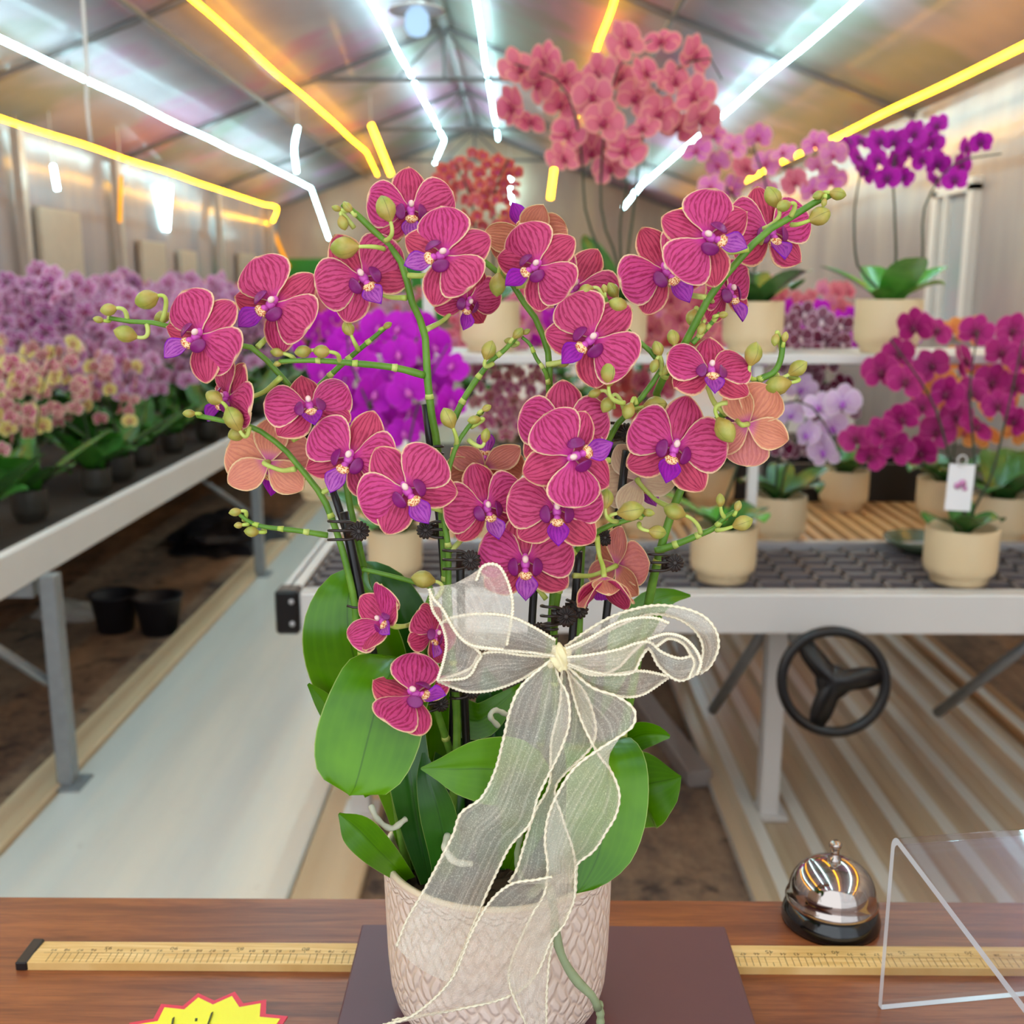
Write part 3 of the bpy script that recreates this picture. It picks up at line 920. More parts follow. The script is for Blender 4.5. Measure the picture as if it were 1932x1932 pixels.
# ---- flowers
T_PET = [(0, .05), (.12, .16), (.25, .36), (.4, .52), (.55, .60), (.7, .585), (.82, .50), (.91, .37), (.97, .21), (1, 0)]
T_SEP = [(0, .07), (.12, .17), (.3, .31), (.5, .37), (.68, .345), (.82, .26), (.92, .155), (.98, .06), (1, 0)]
T_LIP = [(0, .14), (.2, .22), (.45, .36), (.62, .38), (.78, .29), (.9, .15), (1, 0)]
def tab(T, t):
    for i in range(len(T) - 1):
        if t <= T[i + 1][0]:
            a, b = T[i], T[i + 1]
            k = (t - a[0]) / (b[0] - a[0])
            return a[1] + (b[1] - a[1]) * k
    return 0
TS = [0, .06, .14, .24, .35, .47, .59, .70, .79, .86, .92, .96, .985, 1]
SS_ = [-1, -.86, -.62, -.33, 0, .33, .62, .86, 1]
def petal(T, L, M, seed, cup=.12, curl=.1, bend=0.0, thick=.012, scale_w=1.0, fb=0, bb=1):
    """sheet with real thickness; front faces get material slot 0, back faces slot 1"""
    r_ = random.Random(seed)
    p1, p2, a1 = r_.uniform(0, 6.28), r_.uniform(0, 6.28), r_.uniform(.015, .04)
    skew = r_.uniform(-.06, .06)
    F, B, UV, E = [], [], [], []
    for t in TS:
        w_ = tab(T, t) * scale_w * L
        rf, rb, ru_, re = [], [], [], []
        for s_ in SS_:
            x = s_ * w_ + skew * L * math.sin(t * PI) + bend * t * t * L
            y = t * L * (1 + .0 * abs(s_))
            z = -cup * L * s_ * s_ * (w_ / (.5 * L)) + curl * L * (t * t - .35 * t) + a1 * L * math.sin(3.2 * s_ + p1) * t + .012 * L * math.sin(9 * t + 2 * s_ + p2)
            rf.append(M @ Vector((x, y, z)))
            rb.append(M @ Vector((x, y, z - thick * L)))
            ru_.append((s_, t))
            re.append((min(w_ / L * (1 - abs(s_)), (1 - t) * .9), 0))
        F.append(rf); B.append(rb); UV.append(ru_); E.append(re)
    mb = MB()
    mb.grid(F, 0, UV, E)
    Bk = [list(reversed(r)) for r in B]
    mb.grid(Bk, 1, [list(reversed(r)) for r in UV], [list(reversed(r)) for r in E])
    n = len(TS)
    for k in (0, -1):
        g = [[F[i][k], B[i][k]] for i in range(n)]
        if k == 0: g = [[b, a] for a, b in g]
        mb.grid(g, 1, [[(1, TS[i])] * 2 for i in range(n)], [[(0, 0)] * 2 for i in range(n)])
    return mb
def rotz(deg): return Matrix.Rotation(R(deg), 4, 'Z')
def flower(cx, cy, Y, Rp, up, yaw, pitch, att=None, seed=1, cup=None, pale=False, fold=0.0, open_=1.0, name='flower', lipk=1.0):
    r_ = random.Random(seed * 13 + 5)
    c = P(cx, cy, Y)
    L = Rp * depth(c) / FPX
    M = Matrix.Translation(c) @ (CAM_ROT @ Euler((0, R(yaw), 0)).to_matrix() @ Euler((R(-pitch), 0, 0)).to_matrix()).to_4x4() @ rotz(up - 90)
    mb = MB()
    Z = lambda x, y, z: Vector((x * L, y * L, z * L))
    back = petal
    bm = M_BACKPALE if pale else M_BACK
    # column and stalk
    mb.ell(M @ Z(0, .05, .10), (.075 * L, .12 * L, .085 * L), 0, M=M.to_3x3() @ Euler((R(35), 0, 0)).to_matrix(), nu=12, nv=8)
    mb.ell(M @ Z(0, .04, .23), (.065 * L, .08 * L, .07 * L), 1, M=M.to_3x3(), nu=12, nv=8)
    mb.ell(M @ Z(0, -.06, .09), (.10 * L, .12 * L, .08 * L), 0, M=M.to_3x3(), nu=12, nv=8)
    base = M @ Z(0, 0, -.02)
    if att is not None:
        a = P(*att)
        out = M @ Z(0, -.08, -.35)
        mid = (out + a) / 2 + Vector((0, .004, -.003))
        q = cr([base, out, mid, a], 14)
        mb.tube(q, [.0013 + .0008 * abs(i / 13 - .5) * 2 * .6 for i in range(14)], 2, seg=8)
    else:
        mb.tube(cr([base, M @ Z(0, -.05, -.2), M @ Z(.03, -.2, -.5)], 8), .0015, 2, seg=8)
    f = mb.build(name, [M_COLM, M_CAP, M_PED], po)
    A = (fold + (1 - open_) * 62)
    j = lambda s_: r_.uniform(-s_, s_)
    def tilt(z_off, ang, fwd):
        # local petal frame: turn to ang (deg in flower plane), tip tilted forward by fwd
        return M @ Matrix.Translation(Z(0, 0, z_off)) @ rotz(ang - 90) @ Matrix.Rotation(R(fwd), 4, 'X') @ Matrix.Translation(Z(0, .03, 0))
    sc_ = [1.0, .98, .98]
    for k, (ang, z_) in enumerate(((90, -.05), (90 + 126, -.04), (90 - 126, -.04))):
        petal(T_SEP, L * sc_[k] * (1 + j(.04)), tilt(z_, ang + j(5), A - 2 + j(6)), seed * 7 + k, cup=.10 + j(.04), curl=-.05 + j(.08), scale_w=1.08 + j(.06)).build('sepal', [M_SEP, bm], f)
    for k, (ang, z_) in enumerate(((90 + 73, .02), (90 - 73, .02))):
        petal(T_PET, L * .98 * (1 + j(.04)), tilt(z_, ang + j(5), A + 6 + j(7)), seed * 7 + 3 + k, cup=(.10 if cup is None else cup) + j(.05), curl=-.06 + j(.08), scale_w=.97 + j(.05)).build('petal', [M_PET, bm], f)
    # lip: two side lobes, spotted callus, purple middle lobe
    mb = MB()
    q = L * lipk
    for sg in (-1, 1):
        Ml = M @ Matrix.Translation(Z(sg * .24 * lipk, -.12 * lipk, .17)) @ Matrix.Rotation(R(sg * 38), 4, 'Y') @ Matrix.Rotation(R(-sg * 8), 4, 'Z')
        mb.ell((0, 0, 0), (.135 * q, .19 * q, .035 * q), 0, nu=14, nv=8)
        for i in range(len(mb.v) - 14 * 9, len(mb.v)):
            v = Vector(mb.v[i]); v.z += v.x * v.x / q * 1.2 - v.y * v.y / q * .9
            mb.v[i] = tuple(Ml @ v)
    mb.ell(M @ Z(0, -.29 * lipk, .17), (.15 * q, .10 * q, .09 * q), 1, M=M.to_3x3(), nu=14, nv=8)
    mb.ell(M @ Z(0, -.20 * lipk, .13), (.08 * q, .08 * q, .12 * q), 3, M=M.to_3x3(), nu=10, nv=6)
    for k in range(7):
        a = (k - 3) * .33
        mb.ell(M @ Z(.11 * math.sin(a) * lipk, (-.30 - .05 * math.cos(a)) * lipk, .22), (.016 * q, .03 * q, .022 * q), 1, M=M.to_3x3() @ Euler((0, 0, a)).to_matrix(), nu=6, nv=4)
    lip = petal(T_LIP, q * .60, M @ Matrix.Translation(Z(0, -.26 * lipk, .10)) @ rotz(180) @ Matrix.Rotation(R(36 + j(16)), 4, 'X'), seed + 50, cup=-.28, curl=-.15, thick=.04)
    b = len(mb.v)
    mb.v += lip.v; mb.uv += lip.uv; mb.e += lip.e
    mb.f += [tuple(b + i for i in g) for g in lip.f]; mb.m += [2 if x == 0 else 2 for x in lip.m]
    mb.build('lip', [M_LOBE, M_CAL, M_LIP, M_COLM], f)
    return f

FL = [
 # cx, cy, Y, R, up, yaw, pitch, attach
 (378, 632, .590, 90, 40, -20, 0, (455, 650, .612)),
 (518, 572, .610, 93, 40, -12, 0, (486, 655, .615)),
 (432, 748, .606, 78, 42, -48, -5, (530, 712, .615)),
 (584, 766, .602, 84, 104, 5, 28, (552, 830, .606)),
 (662, 862, .590, 92, 66, -8, 2, (604, 932, .604)),
 (766, 922, .575, 96, 122, 6, 0, (838, 964, .600)),
 (508, 872, .622, 86, 96, 178, -5, (556, 885, .602)),
 (774, 394, .625, 84, 92, 12, 4, (735, 462, .620)),
 (838, 482, .588, 92, 22, -12, 5, (770, 520, .612)),
 (684, 522, .612, 92, 122, 4, 0, (766, 562, .612)),
 (882, 566, .640, 66, 82, 28, -28, (804, 622, .622)),
 (1014, 502, .608, 84, 36, -18, 0, (975, 540, .632)),
 (1086, 540, .650, 82, 62, -8, 0, (1026, 640, .640)),
 (1118, 640, .600, 94, 42, -8, 0, (1032, 688, .628)),
 (1254, 510, .618, 92, 122, 8, 0, (1335, 562, .606)),
 (1334, 448, .582, 94, 156, 6, 0, (1412, 470, .600)),
 (1452, 436, .640, 90, 96, 14, 4, (1440, 442, .612)),
 (1372, 548, .652, 76, 106, 36, 0, (1340, 560, .612)),
 (1340, 700, .598, 84, 86, 4, 32, (1366, 778, .612)),
 (1066, 808, .606, 90, 92, 0, 0, (1150, 850, .622)),
 (1080, 862, .572, 94, 200, 12, 0, (1150, 868, .604)),
 (916, 955, .604, 82, 104, 20, 0, (850, 1040, .602)),
 (1050, 960, .585, 92, 90, 2, 4, (1085, 1045, .612)),
 (991, 1058, .600, 93, 90, 0, 0, (1030, 1130, .620)),
 (1272, 843, .602, 97, 72, 2, 2, (1292, 900, .624)),
 (1412, 800, .606, 82, 200, 152, 10, (1386, 756, .616)),
 (1205, 905, .640, 74, 60, 165, 0, (1270, 960, .625)),
 (1166, 1066, .624, 74, 100, 128, 5, (1082, 1086, .612)),
 (818, 1196, .585, 60, 60, 50, 5, (798, 1190, .600)),
 (780, 1312, .560, 86, 152, 12, 42, (800, 1236, .598)),
 (914, 880, .626, 78, 92, 6, 142, (848, 940, .606)),
 (994, 446, .652, 78, 66, -14, 140, (965, 535, .634)),
]
for i, a in enumerate(FL):
    flower(*a[:7], att=a[7], seed=i + 1, pale=(i == 26), cup=(.2 if i in (10, 28) else None))
flower(725, 1172, .560, 74, 150, -42, 20, att=(795, 1165, .598), seed=41, open_=.52, lipk=.9)
# half-open yellow flower hanging down
flower(1140, 1092, .596, 76, 92, 4, -66, att=(1126, 1012, .604), seed=47, open_=.25, pale=False, lipk=.9)

# ---- spikes
def spike(pts, r0, r1, n=40, name='flower_spike'):
    q = cr([P(*p) for p in pts], n)
    mb = MB()
    rs = []
    for i in range(n):
        t = i / (n - 1)
        rs.append((r0 + (r1 - r0) * t) * (1 + .08 * max(0, math.sin(t * 19)) ** 6))
    mb.tube(q, rs, 0, seg=10)
    # node scales
    for k in range(3):
        i = int(n * (.2 + .25 * k))
        if i < n - 2:
            d = (q[i + 1] - q[i]).normalized()
            mb.tube([q[i], q[i] + d * .0035], [rs[i] * 1.25, rs[i] * .95], 1, seg=10)
    return mb.build(name, [M_STEM, M_PED], po)
K = .0031
SPK = [
 ([(770, 1655, .640), (745, 1500, .640), (705, 1330, .625), (676, 1200, .610), (668, 1130, .605), (648, 1045, .602), (625, 975, .603), (605, 932, .604), (560, 875, .602), (530, 842, .604), (478, 806, .602), (432, 796, .600), (372, 784, .600)], K, .0014),
 ([(775, 1650, .655), (735, 1400, .660), (700, 1150, .650), (682, 1050, .646), (661, 958, .640), (648, 890, .638), (612, 810, .632), (552, 735, .622), (488, 665, .615), (455, 652, .612), (385, 640, .618), (310, 612, .612), (240, 606, .608), (206, 600, .606)], K, .0013),
 ([(815, 1650, .650), (860, 1400, .650), (846, 1180, .640), (836, 1000, .632), (826, 850, .628), (814, 780, .625), (806, 707, .623), (801, 627, .622), (778, 572, .614), (767, 526, .612), (753, 487, .614), (728, 456, .618), (692, 424, .618), (668, 399, .616), (646, 384, .614)], K * 1.05, .0018),
 ([(840, 1650, .625), (862, 1400, .620), (850, 1200, .610), (846, 1111, .604), (846, 1036, .602), (837, 966, .600), (846, 890, .600), (864, 835, .602), (888, 800, .602), (904, 782, .604), (918, 768, .604)], K, .0012),
 ([(1000, 1650, .660), (1020, 1400, .665), (1042, 1150, .655), (1050, 950, .650), (1044, 840, .645), (1037, 750, .636), (1036, 679, .630), (1029, 648, .636), (1014, 606, .636), (995, 583, .634), (970, 540, .634), (912, 492, .640), (860, 440, .645)], K, .0016),
 ([(1090, 1650, .660), (1170, 1400, .662), (1215, 1180, .640), (1240, 1060, .628), (1268, 965, .625), (1292, 900, .624), (1290, 820, .640), (1240, 765, .640), (1248, 720, .630), (1290, 652, .615), (1337, 563, .606), (1375, 512, .604), (1409, 475, .600), (1440, 441, .603), (1492, 410, .606), (1544, 378, .608), (1574, 364, .608)], K * 1.1, .0018),
 ([(1060, 1640, .665), (1080, 1400, .668), (1092, 1200, .660), (1098, 1040, .655), (1110, 930, .640), (1140, 850, .622), (1165, 800, .618), (1202, 762, .614), (1225, 728, .612), (1250, 700, .610), (1232, 668, .612), (1190, 630, .612), (1150, 585, .612), (1138, 552, .612)], K, .0013),
 ([(1292, 900, .626), (1330, 820, .628), (1366, 780, .614), (1389, 754, .612), (1430, 718, .608), (1459, 703, .606), (1473, 677, .606), (1478, 636, .606)], .0026, .0016),
 ([(1040, 1650, .650), (1050, 1400, .650), (1045, 1250, .640), (1050, 1140, .620), (1068, 1074, .614), (1089, 1035, .612), (1122, 1006, .606), (1159, 988, .602), (1195, 978, .602), (1225, 966, .602)], K, .0015),
 ([(1236, 1040, .624), (1270, 1029, .622), (1319, 1009, .618), (1348, 996, .616), (1366, 978, .614), (1392, 962, .614)], .0024, .0013),
 ([(800, 708, .622), (740, 693, .616), (640, 683, .610), (590, 680, .608), (526, 682, .606)], .0022, .0013),
 ([(596, 735, .630), (640, 692, .626), (695, 645, .622), (732, 614, .620)], .0019, .0012),
 ([(852, 800, .630), (880, 745, .630), (922, 686, .628), (952, 660, .628), (980, 630, .626)], .0021, .0013),
 ([(618, 1010, .604), (560, 1001, .598), (500, 994, .596), (470, 984, .596), (446, 966, .595)], .0018, .0011),
 ([(870, 1480, .640), (812, 1300, .606), (800, 1220, .598), (800, 1160, .597), (815, 1112, .598), (780, 1098, .598), (720, 1082, .60), (684, 1074, .602)], .0026, .0013),
 ([(1306, 648, .616), (1342, 610, .616), (1358, 590, .614)], .0017, .0011),
 ([(1038, 748, .634), (1030, 705, .628), (1012, 676, .626), (1000, 650, .626), (985, 636, .627)], .0014, .0010),
]
for s_ in SPK: spike(*s_)

# ---- buds: px, py, Y, length px, direction deg (bud tip), attach
BD = [
 (205, 584, .604, 34, 190, (240, 606)), (237, 630, .604, 46, 165, (277, 612)), (277, 565, .600, 52, 195, (306, 606)), (306, 598, .62, 34, 200, (320, 614)), (186, 603, .606, 22, 170, (206, 600)),
 (647, 420, .612, 30, 285, (668, 430)), (656, 391, .612, 26, 130, (668, 402)), (635, 393, .612, 20, 165, (655, 396)), (650, 467, .604, 60, 180, (724, 470)), (728, 394, .604, 54, 110, (727, 454)), (855, 418, .64, 34, 195, (874, 430)),
 (657, 620, .616, 34, 115, (676, 660)), (731, 614, .62, 20, 30, (720, 622)), (572, 663, .606, 34, 190, (604, 680)), (607, 663, .604, 36, 175, (640, 682)), (523, 665, .606, 28, 170, (556, 680)), (524, 686, .606, 18, 195, (540, 682)),
 (939, 537, .622, 46, 265, (955, 520)), (922, 661, .620, 40, 70, (930, 686)), (977, 629, .624, 28, 45, (968, 642)), (962, 644, .63, 24, 170, (966, 652)), (993, 626, .626, 18, 30, (980, 632)),
 (1106, 547, .606, 32, 200, (1140, 585)), (1140, 545, .612, 20, 95, (1140, 560)), (1167, 575, .606, 40, 160, (1160, 606)), (1156, 548, .62, 34, 120, (1150, 575)),
 (1270, 637, .610, 34, 100, (1262, 668)), (1241, 658, .606, 32, 110, (1246, 690)), (1235, 690, .602, 30, 250, (1250, 704)), (1256, 699, .602, 22, 240, (1246, 706)), (1064, 684, .63, 28, 200, (1040, 690)),
 (1151, 703, .596, 54, 85, (1178, 760)), (1122, 742, .605, 28, 200, (1158, 770)), (1146, 763, .605, 36, 240, (1180, 780)), (1186, 775, .602, 36, 250, (1200, 762)), (1236, 765, .615, 50, 8, (1205, 776)),
 (1458, 372, .606, 46, 120, (1440, 432)), (1479, 388, .598, 32, 200, (1492, 408)), (1546, 408, .604, 50, 25, (1494, 424)), (1580, 366, .606, 34, 350, (1560, 372)), (1545, 368, .606, 28, 200, (1556, 376)), (1555, 382, .602, 18, 260, (1550, 378)),
 (1306, 598, .62, 34, 250, (1320, 630)), (1324, 620, .61, 28, 250, (1316, 638)), (1364, 594, .612, 22, 10, (1350, 600)),
 (1421, 668, .602, 48, 75, (1426, 716)), (1505, 695, .604, 42, 35, (1466, 706)), (1467, 727, .604, 54, 190, (1490, 712)), (1463, 641, .604, 26, 260, (1474, 660)), (1481, 636, .604, 22, 80, (1476, 650)),
 (404, 750, .594, 40, 150, (424, 790)), (357, 780, .598, 26, 180, (374, 784)), (441, 790, .592, 52, 115, (470, 806)), (447, 818, .602, 40, 200, (466, 812)),
 (444, 966, .594, 26, 190, (460, 982)), (475, 1003, .594, 30, 175, (496, 1000)), (450, 991, .594, 20, 185, (468, 988)),
 (846, 789, .598, 44, 115, (860, 840)), (895, 792, .598, 28, 190, (888, 806)), (918, 770, .60, 22, 30, (908, 780)), (916, 822, .598, 30, 80, (884, 830)), (799, 1093, .592, 48, 170, (822, 1130)),
 (1143, 941, .594, 42, 85, (1164, 984)), (1190, 964, .592, 54, 10, (1160, 984)), (1223, 967, .594, 26, 350, (1210, 978)), (1240, 1004, .594, 38, 352, (1206, 988)), (1273, 965, .608, 46, 160, (1322, 1006)),
 (1359, 944, .610, 28, 95, (1370, 978)), (1392, 955, .612, 24, 70, (1384, 966)), (1401, 987, .608, 42, 20, (1352, 1000)),
 (1368, 811, .590, 56, 300, (1372, 760)),
]
T_BUD = [(0, .12), (.12, .45), (.3, .86), (.5, 1.0), (.68, .9), (.84, .62), (.95, .28), (1, 0)]
for i, (x, y, Y, L, dg, at) in enumerate(BD):
    c = P(x, y, Y)
    k = depth(c) / FPX
    L = L * k
    d = (CAM_ROT @ Vector((math.cos(R(dg)), math.sin(R(dg)), .25 * math.sin(i * 2.1)))).normalized()
    mb = MB()
    a = c - d * L * .5
    q = d.orthogonal().normalized(); b2 = d.cross(q)
    vs, uv, fs = [], [], []
    wd = L * (.34 if L / k > 30 else .30)
    NT_ = 10; NS = 18
    for u in range(NT_ + 1):
        t = u / NT_
        for s_ in range(NS):
            an = 2 * PI * s_ / NS
            rr = wd * tab(T_BUD, t) * (1 + .07 * abs(math.sin(1.5 * an))) 
            vs.append(a + d * (L * t) + (q * math.cos(an) + b2 * math.sin(an)) * rr)
            uv.append((s_ / NS, t))
    for u in range(NT_):
        for s_ in range(NS):
            s2 = (s_ + 1) % NS
            fs.append((u * NS + s_, u * NS + s2, (u + 1) * NS + s2, (u + 1) * NS + s_))
    mb.add(vs, fs, 0, uv)
    att = P(at[0], at[1], Y + .006)
    mid = a - d * L * .28
    p0, p1 = a + d * L * .08, a - d * L * .55
    mb.tube([p0 * (1 - u_) ** 2 + p1 * 2 * u_ * (1 - u_) + att * u_ * u_ for u_ in [q_ / 11 for q_ in range(12)]], [.0010 + .0005 * (j_ / 11) for j_ in range(12)], 1, seg=7)
    mb.build('bud', [M_BUD, M_PED], po)

# ---- stakes
for pts, r_ in (([(780, 1660, .655), (690, 1142, .640), (622, 905, .638)], .0024),
               ([(795, 1665, .630), (684, 1140, .608), (649, 966, .607)], .0028),
               ([(860, 1660, .655), (840, 1100, .640), (803, 762, .632)], .0026),
               ([(890, 1660, .640), (872, 1200, .618), (868, 1040, .612)], .0026),
               ([(985, 1660, .660), (1003, 1190, .655), (1012, 1060, .652)], .0026),
               ([(1060, 1650, .655), (1074, 1300, .640), (1092, 1040, .634)], .0026),
               ([(1100, 1650, .660), (1140, 1200, .645), (1182, 850, .640)], .0026)):
    q = cr([P(*p) for p in pts], 12)
    MB().tube(q, r_, seg=10).build('support_stake', M_BLACK, po)

# ---- flower shaped clips
def clip(x, y, Y, rp=20, side=-1, sx=40, yaw=0):
    c = P(x, y, Y)
    k = depth(c) / FPX
    rr = rp * k
    M = Matrix.Translation(c) @ (CAM_ROT @ Euler((0, R(yaw), 0)).to_matrix()).to_4x4()
    kb = MB()
    N = 14 * 6
    RR = [0, .18, .24, .4, .6, .8, .95, 1]
    for sg in (1, -1):
        G = []
        for r1 in RR:
            row = []
            for i in range(N + 1):
                a = 2 * PI * i / N
                fl = abs(math.cos(7 * a))
                ro = rr * r1 * (1 - (1 - fl) * .16 * r1)
                z = rr * ((.30 if r1 < .2 else .08 + .20 * fl ** .7 * math.sin(min(r1 * 1.15, 1) * PI) ** .5)) if sg > 0 else -rr * .05
                if r1 == 1: z = 0
                row.append(M @ Vector((ro * math.cos(a), ro * math.sin(a), z)))
            G.append(row if sg > 0 else list(reversed(row)))
        kb.grid(G)
    mb = MB()
    for dy in (-.75, 0.05, .85):
        q = [M @ Vector((0, dy * rr * .55, -rr * .3)), M @ Vector((side * rr * .9, dy * rr, rr * .25)),
             M @ Vector((side * sx * k * .8, dy * rr * 1.05, rr * .55)), M @ Vector((side * sx * k * 1.12, dy * rr * 1.1, -.05 * rr)), M @ Vector((side * sx * k * .95, dy * rr * 1.1, -rr * .6))]
        mb.tube(cr(q, 12), [.0009] * 11 + [.0004], 0, seg=7)
    mb.box(M @ Vector((side * rr * .9, 0, -rr * .3)), (rr * .9, rr * .3, rr * 1.3))
    o = mb.build('clip', M_CLIP, po)
    kb.build('flower_knob', M_CLIP, o)
for a in ((678, 1002, .594, 20, -1, 52), (803, 1000, .606, 18, 1, 38), (888, 1057, .594, 20, -1, 46), (1273, 1062, .612, 18, -1, 44), (1068, 1163, .606, 21, -1, 42), (1092, 1150, .622, 19, -1, 20),
          (585, 826, .640, 16, 1, 30), (806, 856, .618, 16, 1, 30, 30), (996, 822, .640, 16, 1, 30), (1182, 816, .628, 19, -1, 34), (1141, 1014, .628, 17, -1, 34), (1018, 1188, .622, 15, 1, 30), (890, 1303, .610, 17, -1, 36), (832, 1328, .606, 16, -1, 30)):
    clip(*a)
q = [P(655, 1143, .594), P(675, 1146, .592), P(698, 1132, .596)]
MB().tube(cr(q, 8), .0008, seg=6).build('clip', M_CLIP, po)

# ---- leaves: (px, py, Y, half width px); side direction in picture degrees or None
def leaf(pts, side=None, mat=None, cupk=.25, name='leaf', ns=13, n=30, sag=0.0):
    ctr = cr([Vector((*P(a, b, c), d * depth(P(a, b, c)) / FPX)) for a, b, c, d in pts], n)
    G, UV = [], []
    for i in range(n):
        p = Vector(ctr[i][:3]); wd = max(ctr[i][3], .0004)
        a = Vector(ctr[max(i - 1, 0)][:3]); b = Vector(ctr[min(i + 1, n - 1)][:3])
        d = (b - a).normalized()
        if side is None:
            v = CAM_ROT @ Vector((0, 0, 1))
            sd = d.cross(v).normalized()
        else:
            sd = (CAM_ROT @ Vector((math.cos(R(side)), math.sin(R(side)), 0))).normalized()
            sd = (sd - d * sd.dot(d) * .5).normalized()
        nr = sd.cross(d).normalized()
        row, ru_ = [], []
        for j in range(ns):
            s_ = -1 + 2 * j / (ns - 1)
            row.append(p + sd * (s_ * wd) + nr * (cupk * wd * (abs(s_) ** 1.6) - .06 * wd * math.exp(-(s_ * 7) ** 2)) )
            ru_.append(((s_ + 1) / 2, i / (n - 1)))
        G.append(row); UV.append(ru_)
    mb = MB(); mb.grid(G, 0, UV)
    # underside, a millimetre behind
    G2 = []
    for i in range(n):
        r2 = []
        for j in range(ns):
            u_ = G[i][min(j + 1, ns - 1)] - G[i][max(j - 1, 0)]
            w_ = G[min(i + 1, n - 1)][j] - G[max(i - 1, 0)][j]
            nr = u_.cross(w_)
            nr = nr.normalized() if nr.length > 1e-12 else Vector((0, 1, 0))
            r2.append(G[i][j] - nr * .0011 * (1 - abs(2 * j / (ns - 1) - 1) ** 4))
        G2.append(list(reversed(r2)))
    mb.grid(G2, 0, [list(reversed(r)) for r in UV])
    return mb.build(name, mat or M_LEAF, po)
leaf([(790, 1640, .650, 24), (750, 1480, .645, 45), (705, 1360, .635, 78), (672, 1260, .625, 96), (656, 1185, .618, 88), (656, 1130, .622, 68), (668, 1095, .632, 42), (690, 1070, .645, 4)], cupk=-.2)
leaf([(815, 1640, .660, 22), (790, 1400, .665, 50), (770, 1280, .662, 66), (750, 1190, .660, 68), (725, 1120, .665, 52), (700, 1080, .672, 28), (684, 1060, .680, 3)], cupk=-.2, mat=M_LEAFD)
leaf([(800, 1640, .625, 18), (808, 1450, .640, 34), (806, 1320, .632, 42), (790, 1252, .606, 58), (748, 1262, .582, 84), (716, 1320, .566, 92), (696, 1390, .558, 98), (682, 1445, .552, 88), (672, 1478, .550, 66), (664, 1494, .550, 30), (660, 1499, .550, 4)], side=-4, cupk=-.12, n=40)
leaf([(960, 1640, .625, 22), (990, 1540, .605, 45), (975, 1462, .585, 62), (920, 1452, .574, 64), (865, 1452, .568, 46), (825, 1451, .564, 20), (794, 1450, .562, 2)], cupk=.12, mat=M_LEAF)
leaf([(1045, 1640, .640, 20), (1075, 1500, .640, 35), (1112, 1408, .610, 56), (1142, 1440, .586, 74), (1144, 1530, .570, 76), (1128, 1612, .562, 64), (1104, 1662, .556, 34), (1085, 1685, .555, 2)], side=4, cupk=-.16, n=36)
leaf([(1080, 1620, .655, 18), (1130, 1540, .650, 50), (1185, 1492, .640, 82), (1225, 1480, .630, 76), (1262, 1472, .625, 44), (1284, 1466, .622, 3)], cupk=.15)
leaf([(770, 1660, .615, 15), (715, 1606, .595, 32), (672, 1562, .590, 32), (640, 1536, .588, 3)], cupk=.2)
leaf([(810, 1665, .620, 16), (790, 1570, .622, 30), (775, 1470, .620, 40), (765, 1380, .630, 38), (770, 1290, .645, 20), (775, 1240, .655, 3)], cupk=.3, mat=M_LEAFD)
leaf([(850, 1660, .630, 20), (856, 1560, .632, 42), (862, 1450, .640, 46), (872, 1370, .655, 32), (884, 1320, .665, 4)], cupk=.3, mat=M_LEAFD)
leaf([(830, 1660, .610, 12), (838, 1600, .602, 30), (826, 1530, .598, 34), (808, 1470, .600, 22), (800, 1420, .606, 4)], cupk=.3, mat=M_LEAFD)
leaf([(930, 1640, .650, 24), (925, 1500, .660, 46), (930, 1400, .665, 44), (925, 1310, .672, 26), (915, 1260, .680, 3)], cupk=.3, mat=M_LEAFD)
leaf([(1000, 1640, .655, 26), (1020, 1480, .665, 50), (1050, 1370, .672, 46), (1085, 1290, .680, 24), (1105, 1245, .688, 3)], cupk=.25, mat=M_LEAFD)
leaf([(1070, 1560, .665, 12), (1130, 1440, .670, 24), (1195, 1392, .665, 28), (1235, 1385, .660, 20), (1264, 1390, .658, 3)], cupk=.2)
leaf([(1090, 1400, .690, 14), (1170, 1230, .700, 34), (1220, 1150, .705, 32), (1262, 1126, .712, 16), (1303, 1124, .720, 2)], cupk=.25)
leaf([(700, 1500, .640, 12), (650, 1390, .630, 20), (612, 1325, .625, 18), (582, 1291, .622, 3)], cupk=.2)
leaf([(880, 1500, .655, 14), (850, 1360, .650, 34), (905, 1360, .652, 34), (950, 1325, .660, 20), (985, 1290, .668, 3)], cupk=.2)

# ---- roots
def root(pts, r, m=M_ROOT, name='aerial_root'):
    q = cr([P(*p) for p in pts], 24)
    MB().tube(q, [r * (1 + .12 * math.sin(i * 1.1)) for i in range(24)], seg=9).build(name, m, po)
root([(1000, 1690, .585), (1030, 1668, .556), (1044, 1712, .552), (1048, 1760, .552), (1062, 1808, .552), (1088, 1850, .552), (1118, 1880, .552), (1128, 1902, .554)], .0027)
root([(1130, 1892, .556), (1133, 1920, .556), (1131, 1955, .556)], .0024, M_ROOT)
root([(700, 1520, .61), (712, 1545, .604), (738, 1563, .602), (766, 1545, .61)], .0019, M_ROOTW)
root([(845, 1575, .60), (840, 1600, .590), (858, 1625, .586), (890, 1630, .59)], .0022, M_ROOTW)
root([(940, 1370, .63), (925, 1352, .625), (935, 1340, .630), (960, 1350, .64)], .0017, M_ROOTW)
root([(985, 1660, .60), (975, 1620, .60), (985, 1560, .61)], .0018, M_ROOT)

